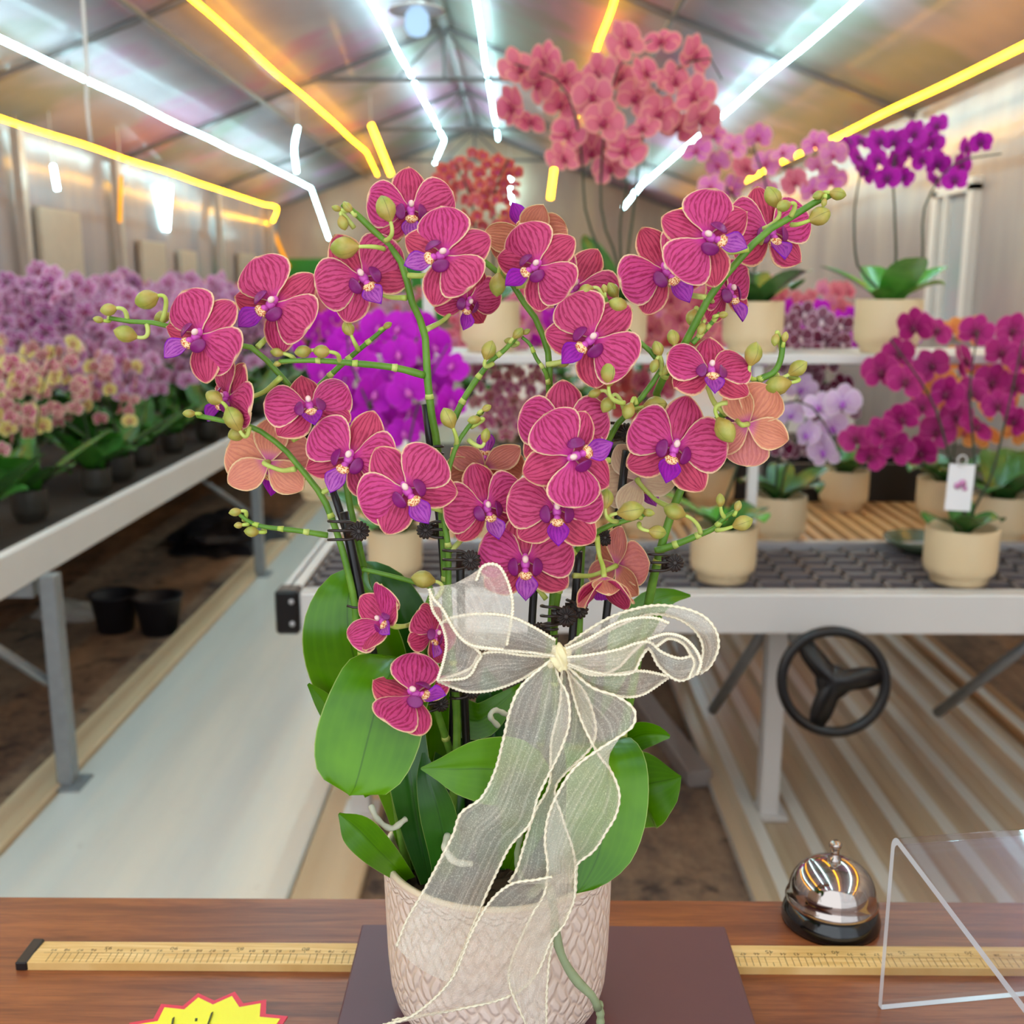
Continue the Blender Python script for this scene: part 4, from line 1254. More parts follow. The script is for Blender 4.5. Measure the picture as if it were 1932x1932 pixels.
# ================================================================== organza bow
def ribmat():
    m = NT('organza')
    g = m.obj()
    n1 = m.noise(g, 1400, 2, .6)
    n2 = m.noise(m.map(g, (1, 1, 1)), 30, 3)
    c = m.mix(m.ss(n2, .3, .7), hx('#f6f4e6'), hx('#fbeedc'))
    uv, u_, v_ = m.uv()
    pl = m.noise(m.map(uv, (16, 1.6, 1)), 1.0, 3)
    b0 = m.bsdf(c, .4, Specular_IOR_Level=.7, bump=pl, bs=.5, bd=.002)
    tl = m.n('BsdfTranslucent', i_Color=c)
    mb_ = m.n('MixShader', i_0=.35)
    m.nt.links.new(b0, mb_.inputs[1]); m.nt.links.new(tl.outputs[0], mb_.inputs[2])
    b = mb_.outputs[0]
    tr = m.n('BsdfTransparent', i_Color=(1, 1, 1, 1))
    f = m.math('ADD', m.math('ADD', m.ss(n1, .5, .72, 0, .30), .34), m.ss(pl, .45, .7, 0, .20))
    mx = m.n('MixShader', i_0=f)
    m.nt.links.new(tr.outputs[0], mx.inputs[1]); m.nt.links.new(b, mx.inputs[2])
    return m.done(mx.outputs[0])
M_RIB = ribmat()
M_CORD = simple('ribbon_cord', hx('#f2e8cc'), .55, sc=300, var=.08)
kc = P(1056, 1240, .546)
bow = thing('ribbon_bow', kc, 'cream see-through organza bow with corded edges tied in front of the orchid', 'bow')
def band(A, B, name, Y=.545, bulge=.004, ends=(), cords=(1, 1), n=44, ns=9, rc=.00105, ruf=.0006):
    A = [P(p[0], p[1], p[2] if len(p) > 2 else Y) for p in A]
    B = [P(p[0], p[1], p[2] if len(p) > 2 else Y + .004) for p in B]
    a, b = cr(A, n), cr(B, n)
    G = []
    for i in range(n):
        row = []
        for j in range(ns):
            t = j / (ns - 1)
            p = a[i].lerp(b[i], t)
            p += Vector((0, -bulge * math.sin(PI * t) + ruf * math.sin(i * .9 + j), 0))
            row.append(p)
        G.append(row)
    o = MB().grid(G).build(name, M_RIB, bow)
    mb = MB()
    m2 = n * 4
    for k, L_ in ((0, A), (1, B)):
        if cords[k]:
            q = cr(L_, m2)
            mb.tube(q, rc, 0, seg=6, flat=.62, twist=.62)
    if mb.v: mb.build('corded_edge', M_CORD, o)
    return o
KN = (1050, 1228)
band([(1048, 1208), (1004, 1182), (960, 1163), (902, 1158), (851, 1166), (830, 1178)], [(1048, 1238), (1000, 1231), (950, 1227), (892, 1220), (863, 1196), (838, 1160)], 'left_loop', .540)
band([(809, 1111), (818, 1130), (835, 1150), (863, 1197), (892, 1218), (950, 1226)], [(898, 1096), (912, 1068), (940, 1068), (960, 1104), (967, 1150), (956, 1218)], 'left_loop', .536, bulge=-.002)
band([(811, 1116), (816, 1150), (834, 1180), (842, 1215), (836, 1250), (825, 1284)], [(840, 1160), (862, 1196), (905, 1232), (900, 1250), (880, 1278), (826, 1284)], 'left_loop', .550, bulge=-.002)
band([(1044, 1240), (985, 1236), (940, 1230), (905, 1236), (885, 1262), (828, 1284)], [(1040, 1246), (1012, 1264), (975, 1286), (924, 1303), (876, 1304), (825, 1285)], 'left_loop', .556, bulge=.002)
band([(1066, 1220), (1117, 1184), (1165, 1159), (1229, 1143), (1281, 1146), (1326, 1162), (1350, 1190), (1355, 1222), (1340, 1256), (1322, 1270)],
     [(1068, 1232), (1118, 1206), (1165, 1182), (1222, 1160), (1268, 1164), (1300, 1180), (1318, 1200), (1326, 1222), (1324, 1246), (1316, 1268)], 'right_loop', .556)
band([(1068, 1224), (1112, 1204), (1162, 1176), (1200, 1166), (1235, 1166), (1262, 1176)],
     [(1070, 1254), (1104, 1267), (1138, 1271), (1168, 1258), (1192, 1232), (1222, 1206)], 'right_loop', .540)
band([(1070, 1240), (1110, 1236), (1165, 1226), (1200, 1214), (1226, 1212), (1248, 1230), (1280, 1242), (1304, 1238)],
     [(1072, 1252), (1130, 1270), (1190, 1270), (1210, 1240), (1225, 1225), (1244, 1258), (1280, 1284), (1318, 1270)], 'right_loop', .534, bulge=.002)
band([(1222, 1206), (1258, 1196), (1290, 1204), (1312, 1226), (1322, 1250), (1316, 1270)], [(1238, 1220), (1262, 1205), (1288, 1214), (1302, 1234), (1310, 1252), (1300, 1280)], 'right_loop', .530, bulge=.001)
band([(1072, 1252), (1110, 1272), (1160, 1272), (1210, 1266), (1262, 1276)], [(1076, 1262), (1117, 1297), (1171, 1314), (1213, 1310), (1262, 1278)], 'right_loop', .554, bulge=.002)
# tails
band([(1040, 1244, .545), (985, 1293, .542), (963, 1338, .542), (950, 1393, .545), (934, 1454, .548), (908, 1505, .548), (870, 1534, .546), (854, 1576, .545), (828, 1627, .544), (800, 1680, .545), (768, 1735, .546), (748, 1785, .547)],
     [(1045, 1250, .548), (1056, 1284, .545), (1071, 1313, .542), (1074, 1361, .542), (1060, 1409, .544), (1037, 1457, .545), (1014, 1505, .545), (1000, 1553, .544), (964, 1594, .545), (939, 1641, .546), (905, 1716, .546), (849, 1853, .545)],
     'ribbon_tail', bulge=.006, ends=(1,), n=60)
band([(1070, 1258, .552), (1117, 1297, .552), (1162, 1313, .550), (1194, 1336, .548), (1197, 1362, .546), (1180, 1382, .545), (1133, 1412, .544), (1085, 1448, .542), (1053, 1496, .541), (1034, 1541, .541), (1028, 1590, .542), (1033, 1634, .543), (1027, 1685, .543), (1003, 1727, .544), (966, 1810, .546), (962, 1861, .546), (998, 1945, .546)],
     [(1070, 1262, .556), (1083, 1316, .556), (1095, 1355, .556), (1116, 1400, .552), (1134, 1431, .551), (1152, 1454, .551), (1168, 1496, .550), (1162, 1537, .549), (1143, 1570, .549), (1120, 1605, .550), (1088, 1632, .551), (1085, 1665, .551), (1082, 1700, .551), (1060, 1745, .551), (1040, 1790, .551), (1032, 1860, .550), (1030, 1945, .550)],
     'ribbon_tail', bulge=.003, cords=(1, 1), n=70)
band([(1042, 1654, .538), (1010, 1660, .538), (965, 1668, .539), (926, 1700, .540), (890, 1760, .541), (850, 1850, .543), (780, 1915, .546), (720, 1935, .548)],
     [(1088, 1632, .556), (1084, 1690, .552), (1066, 1740, .550), (1040, 1775, .548), (1010, 1840, .548), (960, 1880, .549), (860, 1905, .550), (740, 1925, .551)],
     'ribbon_tail', bulge=.002, n=50)
band([(1060, 1262, .558), (1056, 1330, .560), (1040, 1400, .560), (1036, 1480, .559), (1010, 1530, .556), (990, 1590, .553), (975, 1640, .551), (960, 1665, .550)],
     [(1066, 1262, .560), (1110, 1320, .562), (1120, 1400, .561), (1050, 1480, .559), (1060, 1540, .557), (1080, 1600, .555), (1085, 1640, .553), (1075, 1665, .552)],
     'ribbon_tail', bulge=.002, n=40)
# knot
mb = MB()
kd = depth(kc) / FPX
for dx, dy, rx, ry, rz_, an in ((0, 0, 17, 24, 13, .3), (-9, 7, 12, 15, 10, -.5), (8, -6, 13, 18, 11, .5), (6, 14, 11, 13, 9, -.2), (-3, -16, 10, 10, 9, .2)):
    p = kc + CAM_ROT @ Vector((dx * kd, -dy * kd, 0))
    mb.ell(p, (rx * kd, ry * kd, rz_ * kd), 0, M=CAM_ROT @ Euler((0, 0, an)).to_matrix(), nu=18, nv=12)
for i in range(len(mb.v)):
    v = Vector(mb.v[i]); mb.v[i] = tuple(v + (v - kc).normalized() * .0009 * math.sin(v.x * 1500 + v.z * 900))
mb.build('knot', simple('knot_cloth', hx('#f0e4b4'), .55, sc=150, var=.08), bow)
# ================================================================== orchids on the benches
def bgpetal(name, mid, rim, core, rimw=.16, spots=0.0, spotc=None):
    m = NT(name)
    uv, s_, t_ = m.uv()
    _, d_, _2 = m.uv('edge')
    oi = m.n('ObjectInfo').outputs['Random']
    c = m.mix(m.ss(t_, .55, .1), mid, core)
    c = m.mix(m.math('MULTIPLY', oi, .25), c, rim)
    if spots:
        n_ = m.noise(uv, 5, 3)
        c = m.mix(m.ss(n_, .5, .62, 0, spots), c, spotc)
    c = m.mix(m.ss(d_, rimw, rimw * .3), c, rim)
    b = m.n('BsdfPrincipled', i_Base_Color=c, i_Roughness=.6)
    b.inputs['Specular IOR Level'].default_value = .2
    tr = m.n('BsdfTranslucent', i_Color=c)
    mx = m.n('MixShader', i_0=.2)
    m.nt.links.new(b.outputs[0], mx.inputs[1]); m.nt.links.new(tr.outputs[0], mx.inputs[2])
    return m.done(mx.outputs[0])
BG = {
 'salmon': (bgpetal('bg_salmon', hx('#d8688a'), hx('#eaa098'), hx('#c23a6c')), hx('#9c1048')),
 'orange': (bgpetal('bg_orange', hx('#cc4a58'), hx('#e08a58'), hx('#a81c5c')), hx('#c83090')),
 'pinklilac': (bgpetal('bg_lilac', hx('#e07cc4'), hx('#eeb0b0'), hx('#d050b8')), hx('#b83070')),
 'violet': (bgpetal('bg_violet', hx('#b415a8'), hx('#c43cc0'), hx('#780a70'), .08), hx('#600850')),
 'magenta': (bgpetal('bg_magenta', hx('#c414cc'), hx('#d838dc'), hx('#b010b4'), .08), hx('#d860c8')),
 'mauve': (bgpetal('bg_mauve', hx('#b84a84'), hx('#e8b8ba'), hx('#901c50'), .2), hx('#e8c8d0')),
 'coral': (bgpetal('bg_coral', hx('#c85258'), hx('#dc8474'), hx('#b03a58')), hx('#d87090')),
 'burgundy': (bgpetal('bg_burgundy', hx('#741040'), hx('#e6c4dc'), hx('#5c0a34'), .13), hx('#f0d8e4')),
 'paleviolet': (bgpetal('bg_pale', hx('#eccaf2'), hx('#f6e2f8'), hx('#d4a0e4')), hx('#b860d0')),
 'purple': (bgpetal('bg_purple', hx('#a81c74'), hx('#cc4c90'), hx('#7c0e50'), .09), hx('#640838')),
 'apricot': (bgpetal('bg_apricot', hx('#e08a48'), hx('#f0a860'), hx('#d86c50')), hx('#b83c50')),
 'speckled': (bgpetal('bg_speckled', hx('#ac5c9c'), hx('#dcbce0'), hx('#5c0c40'), .15, .9, hx('#781850')), hx('#520828')),
 'speckledpink': (bgpetal('bg_speckledpink', hx('#cc84be'), hx('#e4c6e2'), hx('#8c2064'), .17, .7, hx('#a03c7c')), hx('#9c2058')),
 'yellowred': (bgpetal('bg_yellowred', hx('#c45c88'), hx('#ecdcc0'), hx('#961848'), .17, .5, hx('#a82454')), hx('#a01c40')),
 'yellow': (bgpetal('bg_yellow', hx('#dccc70'), hx('#f0e8a8'), hx('#c87868'), .2), hx('#a83040')),
 'rose': (bgpetal('bg_rose', hx('#dc6c88'), hx('#ec98a4'), hx('#c04468')), hx('#b02858')),
}
def bgflower(key, variant, lo=False):
    mat, lipc = BG[key]
    lm = bpy.data.materials.get('bg_lip_' + key) or simple('bg_lip_' + key, lipc, .5)
    r_ = random.Random(variant * 31 + len(key))
    mb = MB()
    ts = [0, .25, .5, .75, .92, 1] if not lo else [0, .4, .8, 1]
    sss = [-1, -.5, 0, .5, 1] if not lo else [-1, 0, 1]
    for ang, T, wk, z0 in ((90, T_SEP, 1.15, -.06), (216, T_SEP, 1.15, -.05), (-36, T_SEP, 1.15, -.05), (165, T_PET, 1.02, .02), (15, T_PET, 1.02, .02)):
        M = rotz(ang - 90 + r_.uniform(-7, 7)) @ Matrix.Rotation(R(r_.uniform(-14, 18)), 4, 'X')
        G, UV, E = [], [], []
        for t in ts:
            w_ = tab(T, t) * wk * (.97 if T is T_PET else 1)
            G.append([M @ Vector((s_ * w_, t + .02, z0 - .14 * s_ * s_ * w_)) for s_ in sss])
            UV.append([(s_, t) for s_ in sss])
            E.append([(min(w_ * (1 - abs(s_)), (1 - t) * .9), 0) for s_ in sss])
        mb.grid(G, 0, UV, E)
    mb.ell((0, -.16, .12), (.17, .22, .12), 1, nu=6, nv=4)
    mb.ell((0, .04, .14), (.07, .08, .1), 1, nu=5, nv=3)
    return mb.mesh('flower_%s' % key, [mat, lm])
FM = {}
def fmesh(key, i, lo=False):
    k = (key, i % 3, lo)
    if k not in FM: FM[k] = bgflower(key, i % 3, lo)
    return FM[k]

def face(p, r_, spread=28, up=6):
    """flower facing roughly to the aisle where the camera stands"""
    d = Vector((r_.gauss(0, 1) * math.tan(R(spread)) - p.x * .25, -1, r_.gauss(0, .35) + .1)).normalized()
    u = Vector((0, 0, 1)); x = u.cross(d).normalized(); u = d.cross(x)
    M = Matrix((x, u, d)).transposed()
    return M @ Matrix.Rotation(R(r_.uniform(-35, 35)), 3, 'Z')
def leafmesh(key, mat, L, wd, droop, n=8):
    mb = MB(); G, UV = [], []
    for i in range(n + 1):
        t = i / n
        c = Vector((0, math.sin(t * droop) / droop * L, (t - t * t * droop * .45) * L * .8))
        ww = wd * math.sin(PI * min(.97, .12 + t * .88)) ** .6 * (1 if t < .98 else .1)
        G.append([c + Vector((s_ * ww, 0, .25 * ww * abs(s_))) for s_ in (-1, -.5, 0, .5, 1)])
        UV.append([((s_ + 1) / 2, t) for s_ in (-1, -.5, 0, .5, 1)])
    mb.grid(G, 0, UV)
    return mb.mesh('leaf_' + key, [mat])
LM = {
 'a': leafmesh('a', M_BGLEAF, .20, .036, 1.2), 'b': leafmesh('b', M_BGLEAF, .17, .042, 1.7),
 'c': leafmesh('c', M_BGLEAF, .22, .03, .35),
 'g': leafmesh('g', M_BGLEAFG, .21, .045, .8), 'h': leafmesh('h', M_BGLEAFG, .17, .040, 1.5)}
potc = {}
def potmesh(r, h, mat):
    k = (round(r, 3), round(h, 3), mat.name)
    if k not in potc:
        potc[k] = MB().lathe([(0, 0), (r * .74, 0), (r * .78, h * .03), (r * .80, h * .12), (r * .84, h * .15), (r * .97, h * .22), (r, h * .34), (r, h * .97), (r * .985, h), (r * .93, h), (r * .92, h * .93), (r * .9, h * .8), (0, h * .8)], (0, 0, 0), seg=36).mesh('pot', [mat])
    return potc[k]
M_CLEARPOT = simple('dark_liner', hx('#3c3a34'), .4)
def bgplant(base, spikes, flowers, label, group=None, pot=(.072, .12, None), leaves=('a', 'b', 'a', 'b', 'a'), seed=0, fsize=.04, key='salmon', lo=False, name='orchid_plant', leafscale=1.0, cat='potted orchid', stake=True, spread=28, leafz=None):
    """base world point of the pot foot; flowers: list of world points; spikes: index list per spike"""
    r_ = random.Random(seed + 77)
    t = thing(name, base, label, cat, group)
    ph = 0
    if pot:
        r, h, pm = pot
        link('pot', potmesh(r, h, pm or M_CREAMPOT), t, Matrix.Identity(4))
        ph = h * .85
    n = len(leaves)
    for i, k in enumerate(leaves):
        a = 2 * PI * i / n + r_.uniform(-.4, .4)
        s_ = leafscale * r_.uniform(.8, 1.15)
        link('leaf', LM[k], t, Matrix.Translation((0, 0, ph)) @ Matrix.Rotation(a, 4, 'Z') @ Matrix.Scale(s_, 4))
    top = base + Vector((0, 0, ph))
    # spikes
    for g in spikes:
        pts = [top + Vector((r_.uniform(-.02, .02), r_.uniform(-.02, .02), -.01))]
        q = [Vector(p) for p in g]
        mid = pts[0].lerp(q[0], .55); mid.x += (q[0].x - pts[0].x) * -.15
        pts += [mid] + q
        cc = cr(pts, 14)
        MB().tube([c - base for c in cc], [.0035 - .0018 * i / 13 for i in range(14)], seg=6).build_at('flower_spike', M_BGSTEM, t)
    for i, p in enumerate(flowers):
        k = key if isinstance(key, str) else key[r_.randrange(len(key))]
        s_ = fsize * r_.uniform(.85, 1.12)
        link('flower', fmesh(k, i, lo), t, Matrix.Translation(Vector(p) - base) @ (face(Vector(p), r_, spread).to_4x4() @ Matrix.Scale(s_, 4)))
    return t
def build_at(s, name, mat, parent):
    me = s.mesh(name, [mat]); return link(name, me, parent, Matrix.Identity(4))
MB.build_at = build_at

def clus(ells, Y, seed, dy=.07, mind=.6, fpx=60):
    """flower points from picture ellipses (cx, cy, rx, ry, n) turned into world points with real depth spread"""
    r_ = random.Random(seed)
    out = []
    for cx, cy, rx, ry, n in ells:
        k = 0; tries = 0
        while k < n and tries < 600:
            tries += 1
            a, q = r_.uniform(0, 2 * PI), math.sqrt(r_.random())
            x, y = cx + rx * q * math.cos(a), cy + ry * q * math.sin(a)
            if all((x - o[0]) ** 2 + (y - o[1]) ** 2 > (mind * fpx) ** 2 for o in out):
                out.append((x, y)); k += 1
    return [P(x, y, Y + r_.uniform(-dy, dy)) for x, y in out]
def plant(px_base, pz, Y, ells, label, seed, fpx, key, tips=(), **k):
    b = P(px_base, 800, Y); b = Vector((b.x, Y, pz))
    fl = clus(ells, k.pop('fy', Y), seed, k.pop('dy', .06), k.pop('mind', .62), fpx)
    fs = fpx / 2 * depth(P(px_base, 600, Y)) / FPX
    sp = []
    for tp in tips:
        sp.append([P(x, y, Y + .0) for x, y in tp])
    return bgplant(b, sp, fl, label, seed=seed, key=key, fsize=fs, **k)
SB = SZ + .0 - .004
POTW = .068
plant(1160, SB, 2.60, [(1025, 128, 70, 30, 6), (1235, 112, 95, 52, 15), (1105, 215, 155, 50, 18), (1250, 200, 80, 60, 10), (1125, 285, 75, 40, 8), (1170, 160, 60, 30, 4)],
      'tallest salmon pink orchid arching above everything on the raised shelf', 1, 74, 'salmon',
      tips=([(1105, 400), (1095, 270), (1060, 160), (970, 120)], [(1135, 400), (1140, 250), (1170, 120), (1230, 75)], [(1195, 400), (1215, 250), (1260, 140), (1340, 110), (1362, 150)], [(1170, 420), (1180, 330), (1120, 200)]),
      leaves=('c', 'c', 'a', 'c', 'b', 'c', 'c', 'a'), leafscale=1.5, mind=.58, dy=.08)
plant(926, SB, 2.62, [(905, 340, 78, 52, 42), (925, 400, 60, 30, 16)], 'orange red orchid with masses of tiny flowers left of the tall salmon one', 2, 27, ('orange', 'orange', 'coral'),
      tips=([(900, 480), (890, 380), (860, 310)], [(930, 480), (935, 360), (960, 300)], [(950, 480), (975, 400)]), leafscale=.8, mind=.6)
plant(1412, SB, 2.58, [(1400, 285, 85, 45, 8), (1450, 335, 130, 40, 10), (1370, 345, 60, 30, 4), (1530, 305, 50, 35, 4)], 'soft pink blurred orchid between the salmon and the violet plants on the shelf', 3, 58, ('pinklilac', 'pinklilac', 'rose'),
      tips=([(1400, 480), (1390, 380), (1340, 330)], [(1430, 480), (1450, 380), (1420, 270)]), leaves=('a', 'b', 'b', 'a', 'b'), leafscale=1.15)
plant(1661, SB, 2.56, [(1685, 290, 95, 48, 20), (1630, 262, 45, 15, 3), (1755, 248, 22, 14, 2), (1838, 270, 22, 18, 2), (1775, 320, 40, 28, 4)], 'violet orchid in a cream pot at the right end of the raised shelf', 4, 46, 'violet',
      tips=([(1618, 500), (1612, 400), (1625, 300), (1600, 262)], [(1690, 500), (1688, 400), (1690, 290), (1760, 250)], [(1738, 500), (1745, 390), (1800, 310), (1890, 290)]), leaves=('g', 'g', 'h', 'g', 'h', 'g'), leafscale=.95, pot=(.077, .125, None))
# lower level
Z0 = BZ
plant(740, Z0, 2.34, [(725, 680, 105, 65, 18), (660, 710, 75, 55, 8), (740, 790, 90, 40, 8), (835, 720, 28, 60, 4), (770, 630, 50, 20, 3)], 'magenta orchid with large round flowers behind the left spikes of the potted orchid', 5, 76, 'magenta',
      tips=([(720, 900), (700, 780), (660, 680), (655, 600)], [(760, 900), (790, 760), (845, 650)]), fy=2.42, leaves=('g', 'a', 'b', 'g', 'a'), pot=(.062, .12, None), dy=.1, mind=.5)
plant(972, Z0, 2.75, [(965, 745, 78, 85, 46)], 'small flowered mauve and cream orchid behind the centre of the potted orchid', 6, 34, ('mauve', 'mauve', 'mauve', 'yellowred'),
      tips=([(950, 900), (940, 740)], [(980, 900), (1000, 720)]), fy=2.7)
plant(1225, Z0, 2.80, [(1245, 640, 105, 95, 22), (1200, 740, 60, 50, 6)], 'coral orchid below the shelf at the right of the centre', 7, 60, ('coral', 'coral', 'salmon'), tips=([(1225, 860), (1230, 720)],))
plant(1478, Z0, 2.74, [(1520, 645, 75, 65, 16), (1570, 745, 45, 50, 7), (1500, 850, 25, 18, 2)], 'dark burgundy orchid with white edged flowers below the violet plant', 8, 52, 'burgundy',
      tips=([(1490, 860), (1540, 720), (1480, 600)], [(1470, 860), (1510, 740), (1590, 720)]), leafscale=1.0)
plant(1375, Z0, 2.34, [(1530, 775, 65, 45, 8), (1460, 770, 50, 50, 5), (1430, 690, 40, 45, 3), (1565, 840, 30, 20, 3)], 'pale lilac orchid in the cream pot on the grid right of the potted orchid', 9, 72, 'paleviolet',
      tips=([(1385, 900), (1420, 790), (1520, 760), (1590, 860)],), leaves=('h', 'g', 'a', 'h', 'b'), pot=(.074, .128, None), fy=2.5)
plant(1834, Z0, 2.33, [(1740, 690, 80, 80, 13), (1850, 720, 90, 110, 15), (1700, 830, 90, 45, 7), (1905, 690, 40, 70, 3), (1850, 622, 20, 14, 1)], 'rich purple orchid with a white tag in the cream pot at the right', 10, 70, 'purple',
      tips=([(1800, 900), (1760, 760), (1680, 640)], [(1840, 900), (1830, 740), (1845, 625)], [(1870, 900), (1900, 780), (1930, 640)]), leaves=('a', 'b', 'a', 'b'), pot=(.079, .128, None), fy=2.40, leafscale=.95)
plant(1790, Z0, 3.0, [(1800, 690, 130, 70, 16), (1880, 800, 60, 60, 5)], 'apricot orange orchid half hidden behind the purple one', 11, 62, 'apricot', tips=([(1800, 850), (1810, 700)],))
plant(1600, Z0, 3.15, [(1530, 600, 75, 28, 16), (1600, 640, 40, 30, 4), (1730, 620, 18, 30, 3)], 'hot magenta orchid seen between the two cream pots of the shelf', 12, 44, 'magenta', tips=([(1560, 760), (1550, 620)],))
plant(1050, Z0, 3.1, [(1010, 620, 70, 28, 9), (1085, 600, 50, 25, 5)], 'magenta pink orchid behind the shelf near the centre', 13, 44, ('magenta', 'pinklilac'), tips=([(1040, 760), (1040, 640)],))
plant(600, Z0, 3.3, [(600, 650, 40, 70, 12)], 'thin magenta spike of flowers left behind the bright magenta plant', 14, 38, 'magenta', tips=([(600, 760), (600, 620)],))
# a pair of plain pots further back
for i, (x, Y, l) in enumerate(((1345, 3.2, 'leafy orchid without flowers behind the pale lilac plant'), (1905, 2.75, 'leafy orchid without flowers at the right edge of the bench'))):
    plant(x, Z0, Y, [], l, 30 + i, 50, 'coral', leaves=('a', 'b', 'a', 'b', 'a', 'b', 'a'), leafscale=1.3)
# dark crates at the back of the slatted top
for i, (x, Y) in enumerate(((1620, 3.42), (1240, 3.45))):
    c = P(x, 900, Y)
    t = thing('nursery_tray', (c.x, Y, BZ), ('black nursery tray on the tan slats at the right', 'black nursery tray on the tan slats behind the centre')[i], 'tray')
    mb = MB()
    mb.box((c.x, Y, BZ + .01), (.55, .34, .02))
    for a in (-1, 1):
        mb.box((c.x + a * .27, Y, BZ + .06), (.012, .34, .12)); mb.box((c.x, Y + a * .165, BZ + .06), (.55, .012, .12))
    mb.build('tray_body', M_BLACK, t, smooth=False)
# white hanging tag
c = P(1811, 920, 2.235)
t = thing('plant_tag', c, 'white plant tag with a small pink flower print hanging on the purple orchid', 'tag')
MB().box(c, (.056, .0015, .100), rx=R(-4), ry=R(3), bev=.0006).build('card', simple('tag_white', hx('#ececf0'), .4), t, smooth=False)
mb = MB()
for dx, dz, r in ((-.006, .004, .008), (.004, .009, .009), (.010, -.002, .006), (.002, -.012, .006), (.012, -.018, .007)):
    mb.lathe([(0, 0), (r, 0), (0, .0003)], c + Vector((dx, -.0012, dz)), seg=10, M=Euler((R(90), 0, 0)).to_matrix())
mb.build('flower_print', simple('tag_pink', hx('#d890c8'), .5), t)
q = [c + Vector((.01 * math.sin(a), 0, .058 + .012 * math.cos(a))) for a in [2 * PI * i / 14 for i in range(15)]]
MB().tube(q, .0016, seg=6).build('hook', M_WHITE, t)
# second small white tag by the mauve plant
c = P(975, 905, 2.46)
t = thing('plant_tag', (c.x, c.y, BZ), 'pale plant tag on a stick seen between the centre spikes', 'tag')
MB().box(c, (.05, .002, .09), bev=.0006).build('card', simple('tag_cream', hx('#e8ecd8'), .4), t, smooth=False)
MB().box((c.x, c.y + .002, (BZ + c.z) / 2), (.006, .002, c.z - BZ)).build('stick', M_WHITE, t, smooth=False)
# glass-like dish and white clip stand by the purple orchid
c = P(1745, 1000, 2.62)
t = thing('shallow_dish', (c.x, c.y, BZ), 'shallow grey green dish on the tan slats beside the purple orchid', 'dish')
MB().lathe([(0, 0), (.06, 0), (.098, .028), (.10, .034), (.094, .034), (.058, .006), (0, .006)], (c.x, c.y, BZ), seg=32).build('bowl', simple('dish_green', hx('#5c6c58'), .2), t)

# ================================================================== orchids crowded on the left bench
r_ = random.Random(11)
LTZ = .642
n1 = 0
protos = {}
def crowd(key, kind, seed, near):
    r2 = random.Random(seed)
    nf = (56 if kind == 'y' else 46) if near else 26
    base = Vector((0, 0, 0))
    fl = []
    h0, h1 = (.33, .70) if kind != 'y' else (.25, .50)
    for i in range(nf):
        a = r2.uniform(0, 2 * PI); q = math.sqrt(r2.random()) * .19
        fl.append(Vector((q * math.cos(a), q * math.sin(a) - .03, r2.uniform(h0, h1))))
    sp = [[Vector((.06, 0, .36)), Vector((.12, -.03, .5))], [Vector((-.05, 0, .36)), Vector((-.1, 0, .52))]]
    return fl, sp
labs = {'speckled': ('plum speckled orchid plant in the crowd along the left bench', 'plum speckled orchids on the left bench'),
        'speckledpink': ('pink and white speckled orchid plant in the crowd along the left bench', 'pink speckled orchids on the left bench'),
        'yellowred': ('yellow and red small flowered orchid at the near edge of the left bench', 'yellow and red orchids on the left bench'),
        'rose': ('rose orchid plant far down the left bench', 'rose orchids far down the left bench')}
def copy_plant(src, loc, rz, sc):
    c = src.copy(); COL.objects.link(c)
    c.location = loc; c.rotation_euler = (0, 0, rz); c.scale = (sc, sc, sc)
    for ch in src.children:
        d = ch.copy(); COL.objects.link(d); d.parent = c
    return c
spots = []
Y = 2.62
while Y < 14.5:
    step = .34 if Y < 6 else .55
    for x in (-1.50, -1.86, -2.26, -2.68, -3.1):
        xx = x + r_.uniform(-.05, .05); yy = Y + r_.uniform(-.08, .08)
        px = 966 + 2000 * (xx * math.cos(.0096) + yy * .0096) / (yy * .98)
        if px > -90 and not (Y > 8 and x < -2.4 and r_.random() < .4):
            spots.append((xx, yy))
    Y += step
for i, (x, y) in enumerate(spots):
    if y < 3.75 and x > -2.05: key = 'yellowred'
    elif y > 6.5: key = 'rose' if r_.random() < .7 else 'speckledpink'
    else: key = 'speckled' if r_.random() < .55 else 'speckledpink'
    var = i % 3
    k = (key, var, y < 6)
    rz = r_.uniform(-.5, .5); s_ = r_.uniform(.9, 1.12)
    loc = Vector((x, y, LTZ))
    if k not in protos:
        fl, sp = crowd(key, 'y' if key == 'yellowred' else 's', i, y < 6)
        small = key == 'yellowred'
        t = bgplant(Vector((0, 0, 0)), sp, fl, labs[key][0], labs[key][1], pot=(.05, .09, M_CLEARPOT), leaves=('c', 'a', 'c', 'b', 'c', 'g', 'a', 'c', 'b'), seed=i,
                    fsize=.025 if small else .039, key=('yellowred', 'yellowred', 'yellowred', 'yellow') if small else (key,), lo=y > 6, leafscale=1.25)
        t.location = loc; t.rotation_euler = (0, 0, rz); t.scale = (s_, s_, s_)
        protos[k] = t
    else:
        copy_plant(protos[k], loc, rz, s_)
print('LEFT PLANTS', len(spots))
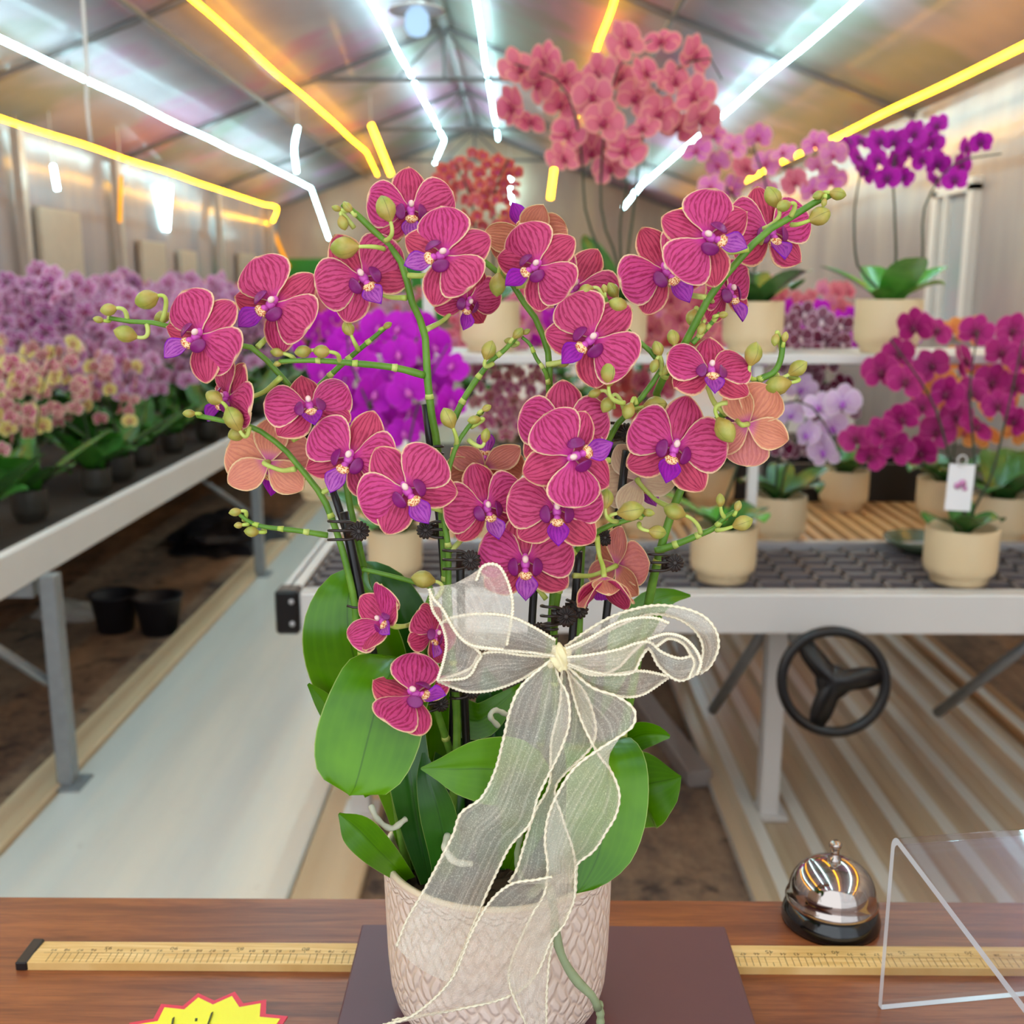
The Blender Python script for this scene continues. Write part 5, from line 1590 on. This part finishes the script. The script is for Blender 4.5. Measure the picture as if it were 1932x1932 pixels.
# long orchid stand further back on the far bench to the right of the aisle
fb = thing('growing_bench', (.3, 6.0, 0), 'far growing bench with rows of rose orchids beyond the shelf', 'bench')
MB().box((.72, 9.6, .62), (2.2, 7.6, .09), bev=.004).build('rail', M_WHITE, fb, smooth=False)
for a, b in ((-.2, 6.1), (1.6, 6.1), (-.2, 13), (1.6, 13)):
    MB().box((a, b, .2875), (.05, .05, .575)).build('leg', M_STEEL, fb, smooth=False)
src = None
i = 0
for y in (6.0, 6.7, 7.5, 8.5, 9.8, 11.2, 12.8):
    for x in (-.25, .25, .75, 1.25, 1.7):
        yy = y + r_.uniform(-.12, .12); xx = x + r_.uniform(-.1, .1)
        if src is None:
            fl, sp = crowd('rose', 's', 5, True)
            src = bgplant(Vector((0, 0, 0)), sp, fl, 'rose orchid plant on the far bench beyond the shelf', 'rose orchids on the far bench', pot=(.05, .09, M_CLEARPOT), seed=5, fsize=.045, key=('rose', 'pinklilac', 'rose'), lo=True)
            src.location = (xx, yy, .666)
        else:
            copy_plant(src, (xx, yy, .666), r_.uniform(-.5, .5), r_.uniform(.9, 1.1))

# ================================================================== odds and ends on the floor, left
def crumple(name, c, d, m, label, cat, seed, n=14, amp=.05):
    r2 = random.Random(seed)
    mb = MB()
    o = Vector((r2.uniform(0, 50), 0, 0))
    G = []
    for i in range(n + 1):
        row = []
        for j in range(n * 2 + 1):
            th_, ph = PI * i / n, 2 * PI * j / (n * 2)
            v = Vector((math.sin(th_) * math.cos(ph), math.sin(th_) * math.sin(ph), max(math.cos(th_), -.1)))
            k = 1 + .45 * mnoise.noise(v * 2.2 + o) + .18 * abs(mnoise.noise(v * 6 + o))
            p = Vector((v.x * d[0] * k, v.y * d[1] * k, v.z * d[2] * k + (0.1 * d[2])))
            row.append(p + Vector(c))
        row[-1] = row[0]
        G.append(row)
    mb.grid(G)
    return tag(mb.build(name, m, smooth=False), label, cat)
M_BAG = simple('black_sheet', hx('#1c1a22'), .55, sc=30, var=.4)
a = Pz(415, 1020, 0); crumple('plastic_sheet', (a.x, a.y + .1, -.03), (.30, .34, .12), M_BAG, 'heap of black plastic sheet on the soil behind the second left post', 'plastic sheet', 1)
a = Pz(255, 1180, 0)
for i, (dx, dy) in enumerate(((-.09, .03), (.10, .0))):
    mb = MB(); c = (a.x + dx, a.y + dy, -.03)
    mb.lathe([(0, 0), (.07, 0), (.095, .15), (.105, .155), (.10, .16), (.088, .15), (.06, .02), (0, .02)], c, seg=20)
    tag(mb.build('nursery_pot', M_BAG), ('left of two empty black pots on the soil under the left bench', 'right of two empty black pots on the soil under the left bench')[i], 'pot', 'empty black pots on the soil')
a = Pz(130, 1150, 0)
crumple('white_block', (a.x, a.y, -.03), (.16, .10, .06), simple('dirty_white', hx('#c0b8ae'), .7), 'dirty white block on the soil behind the near left post', 'block', 9, n=8)
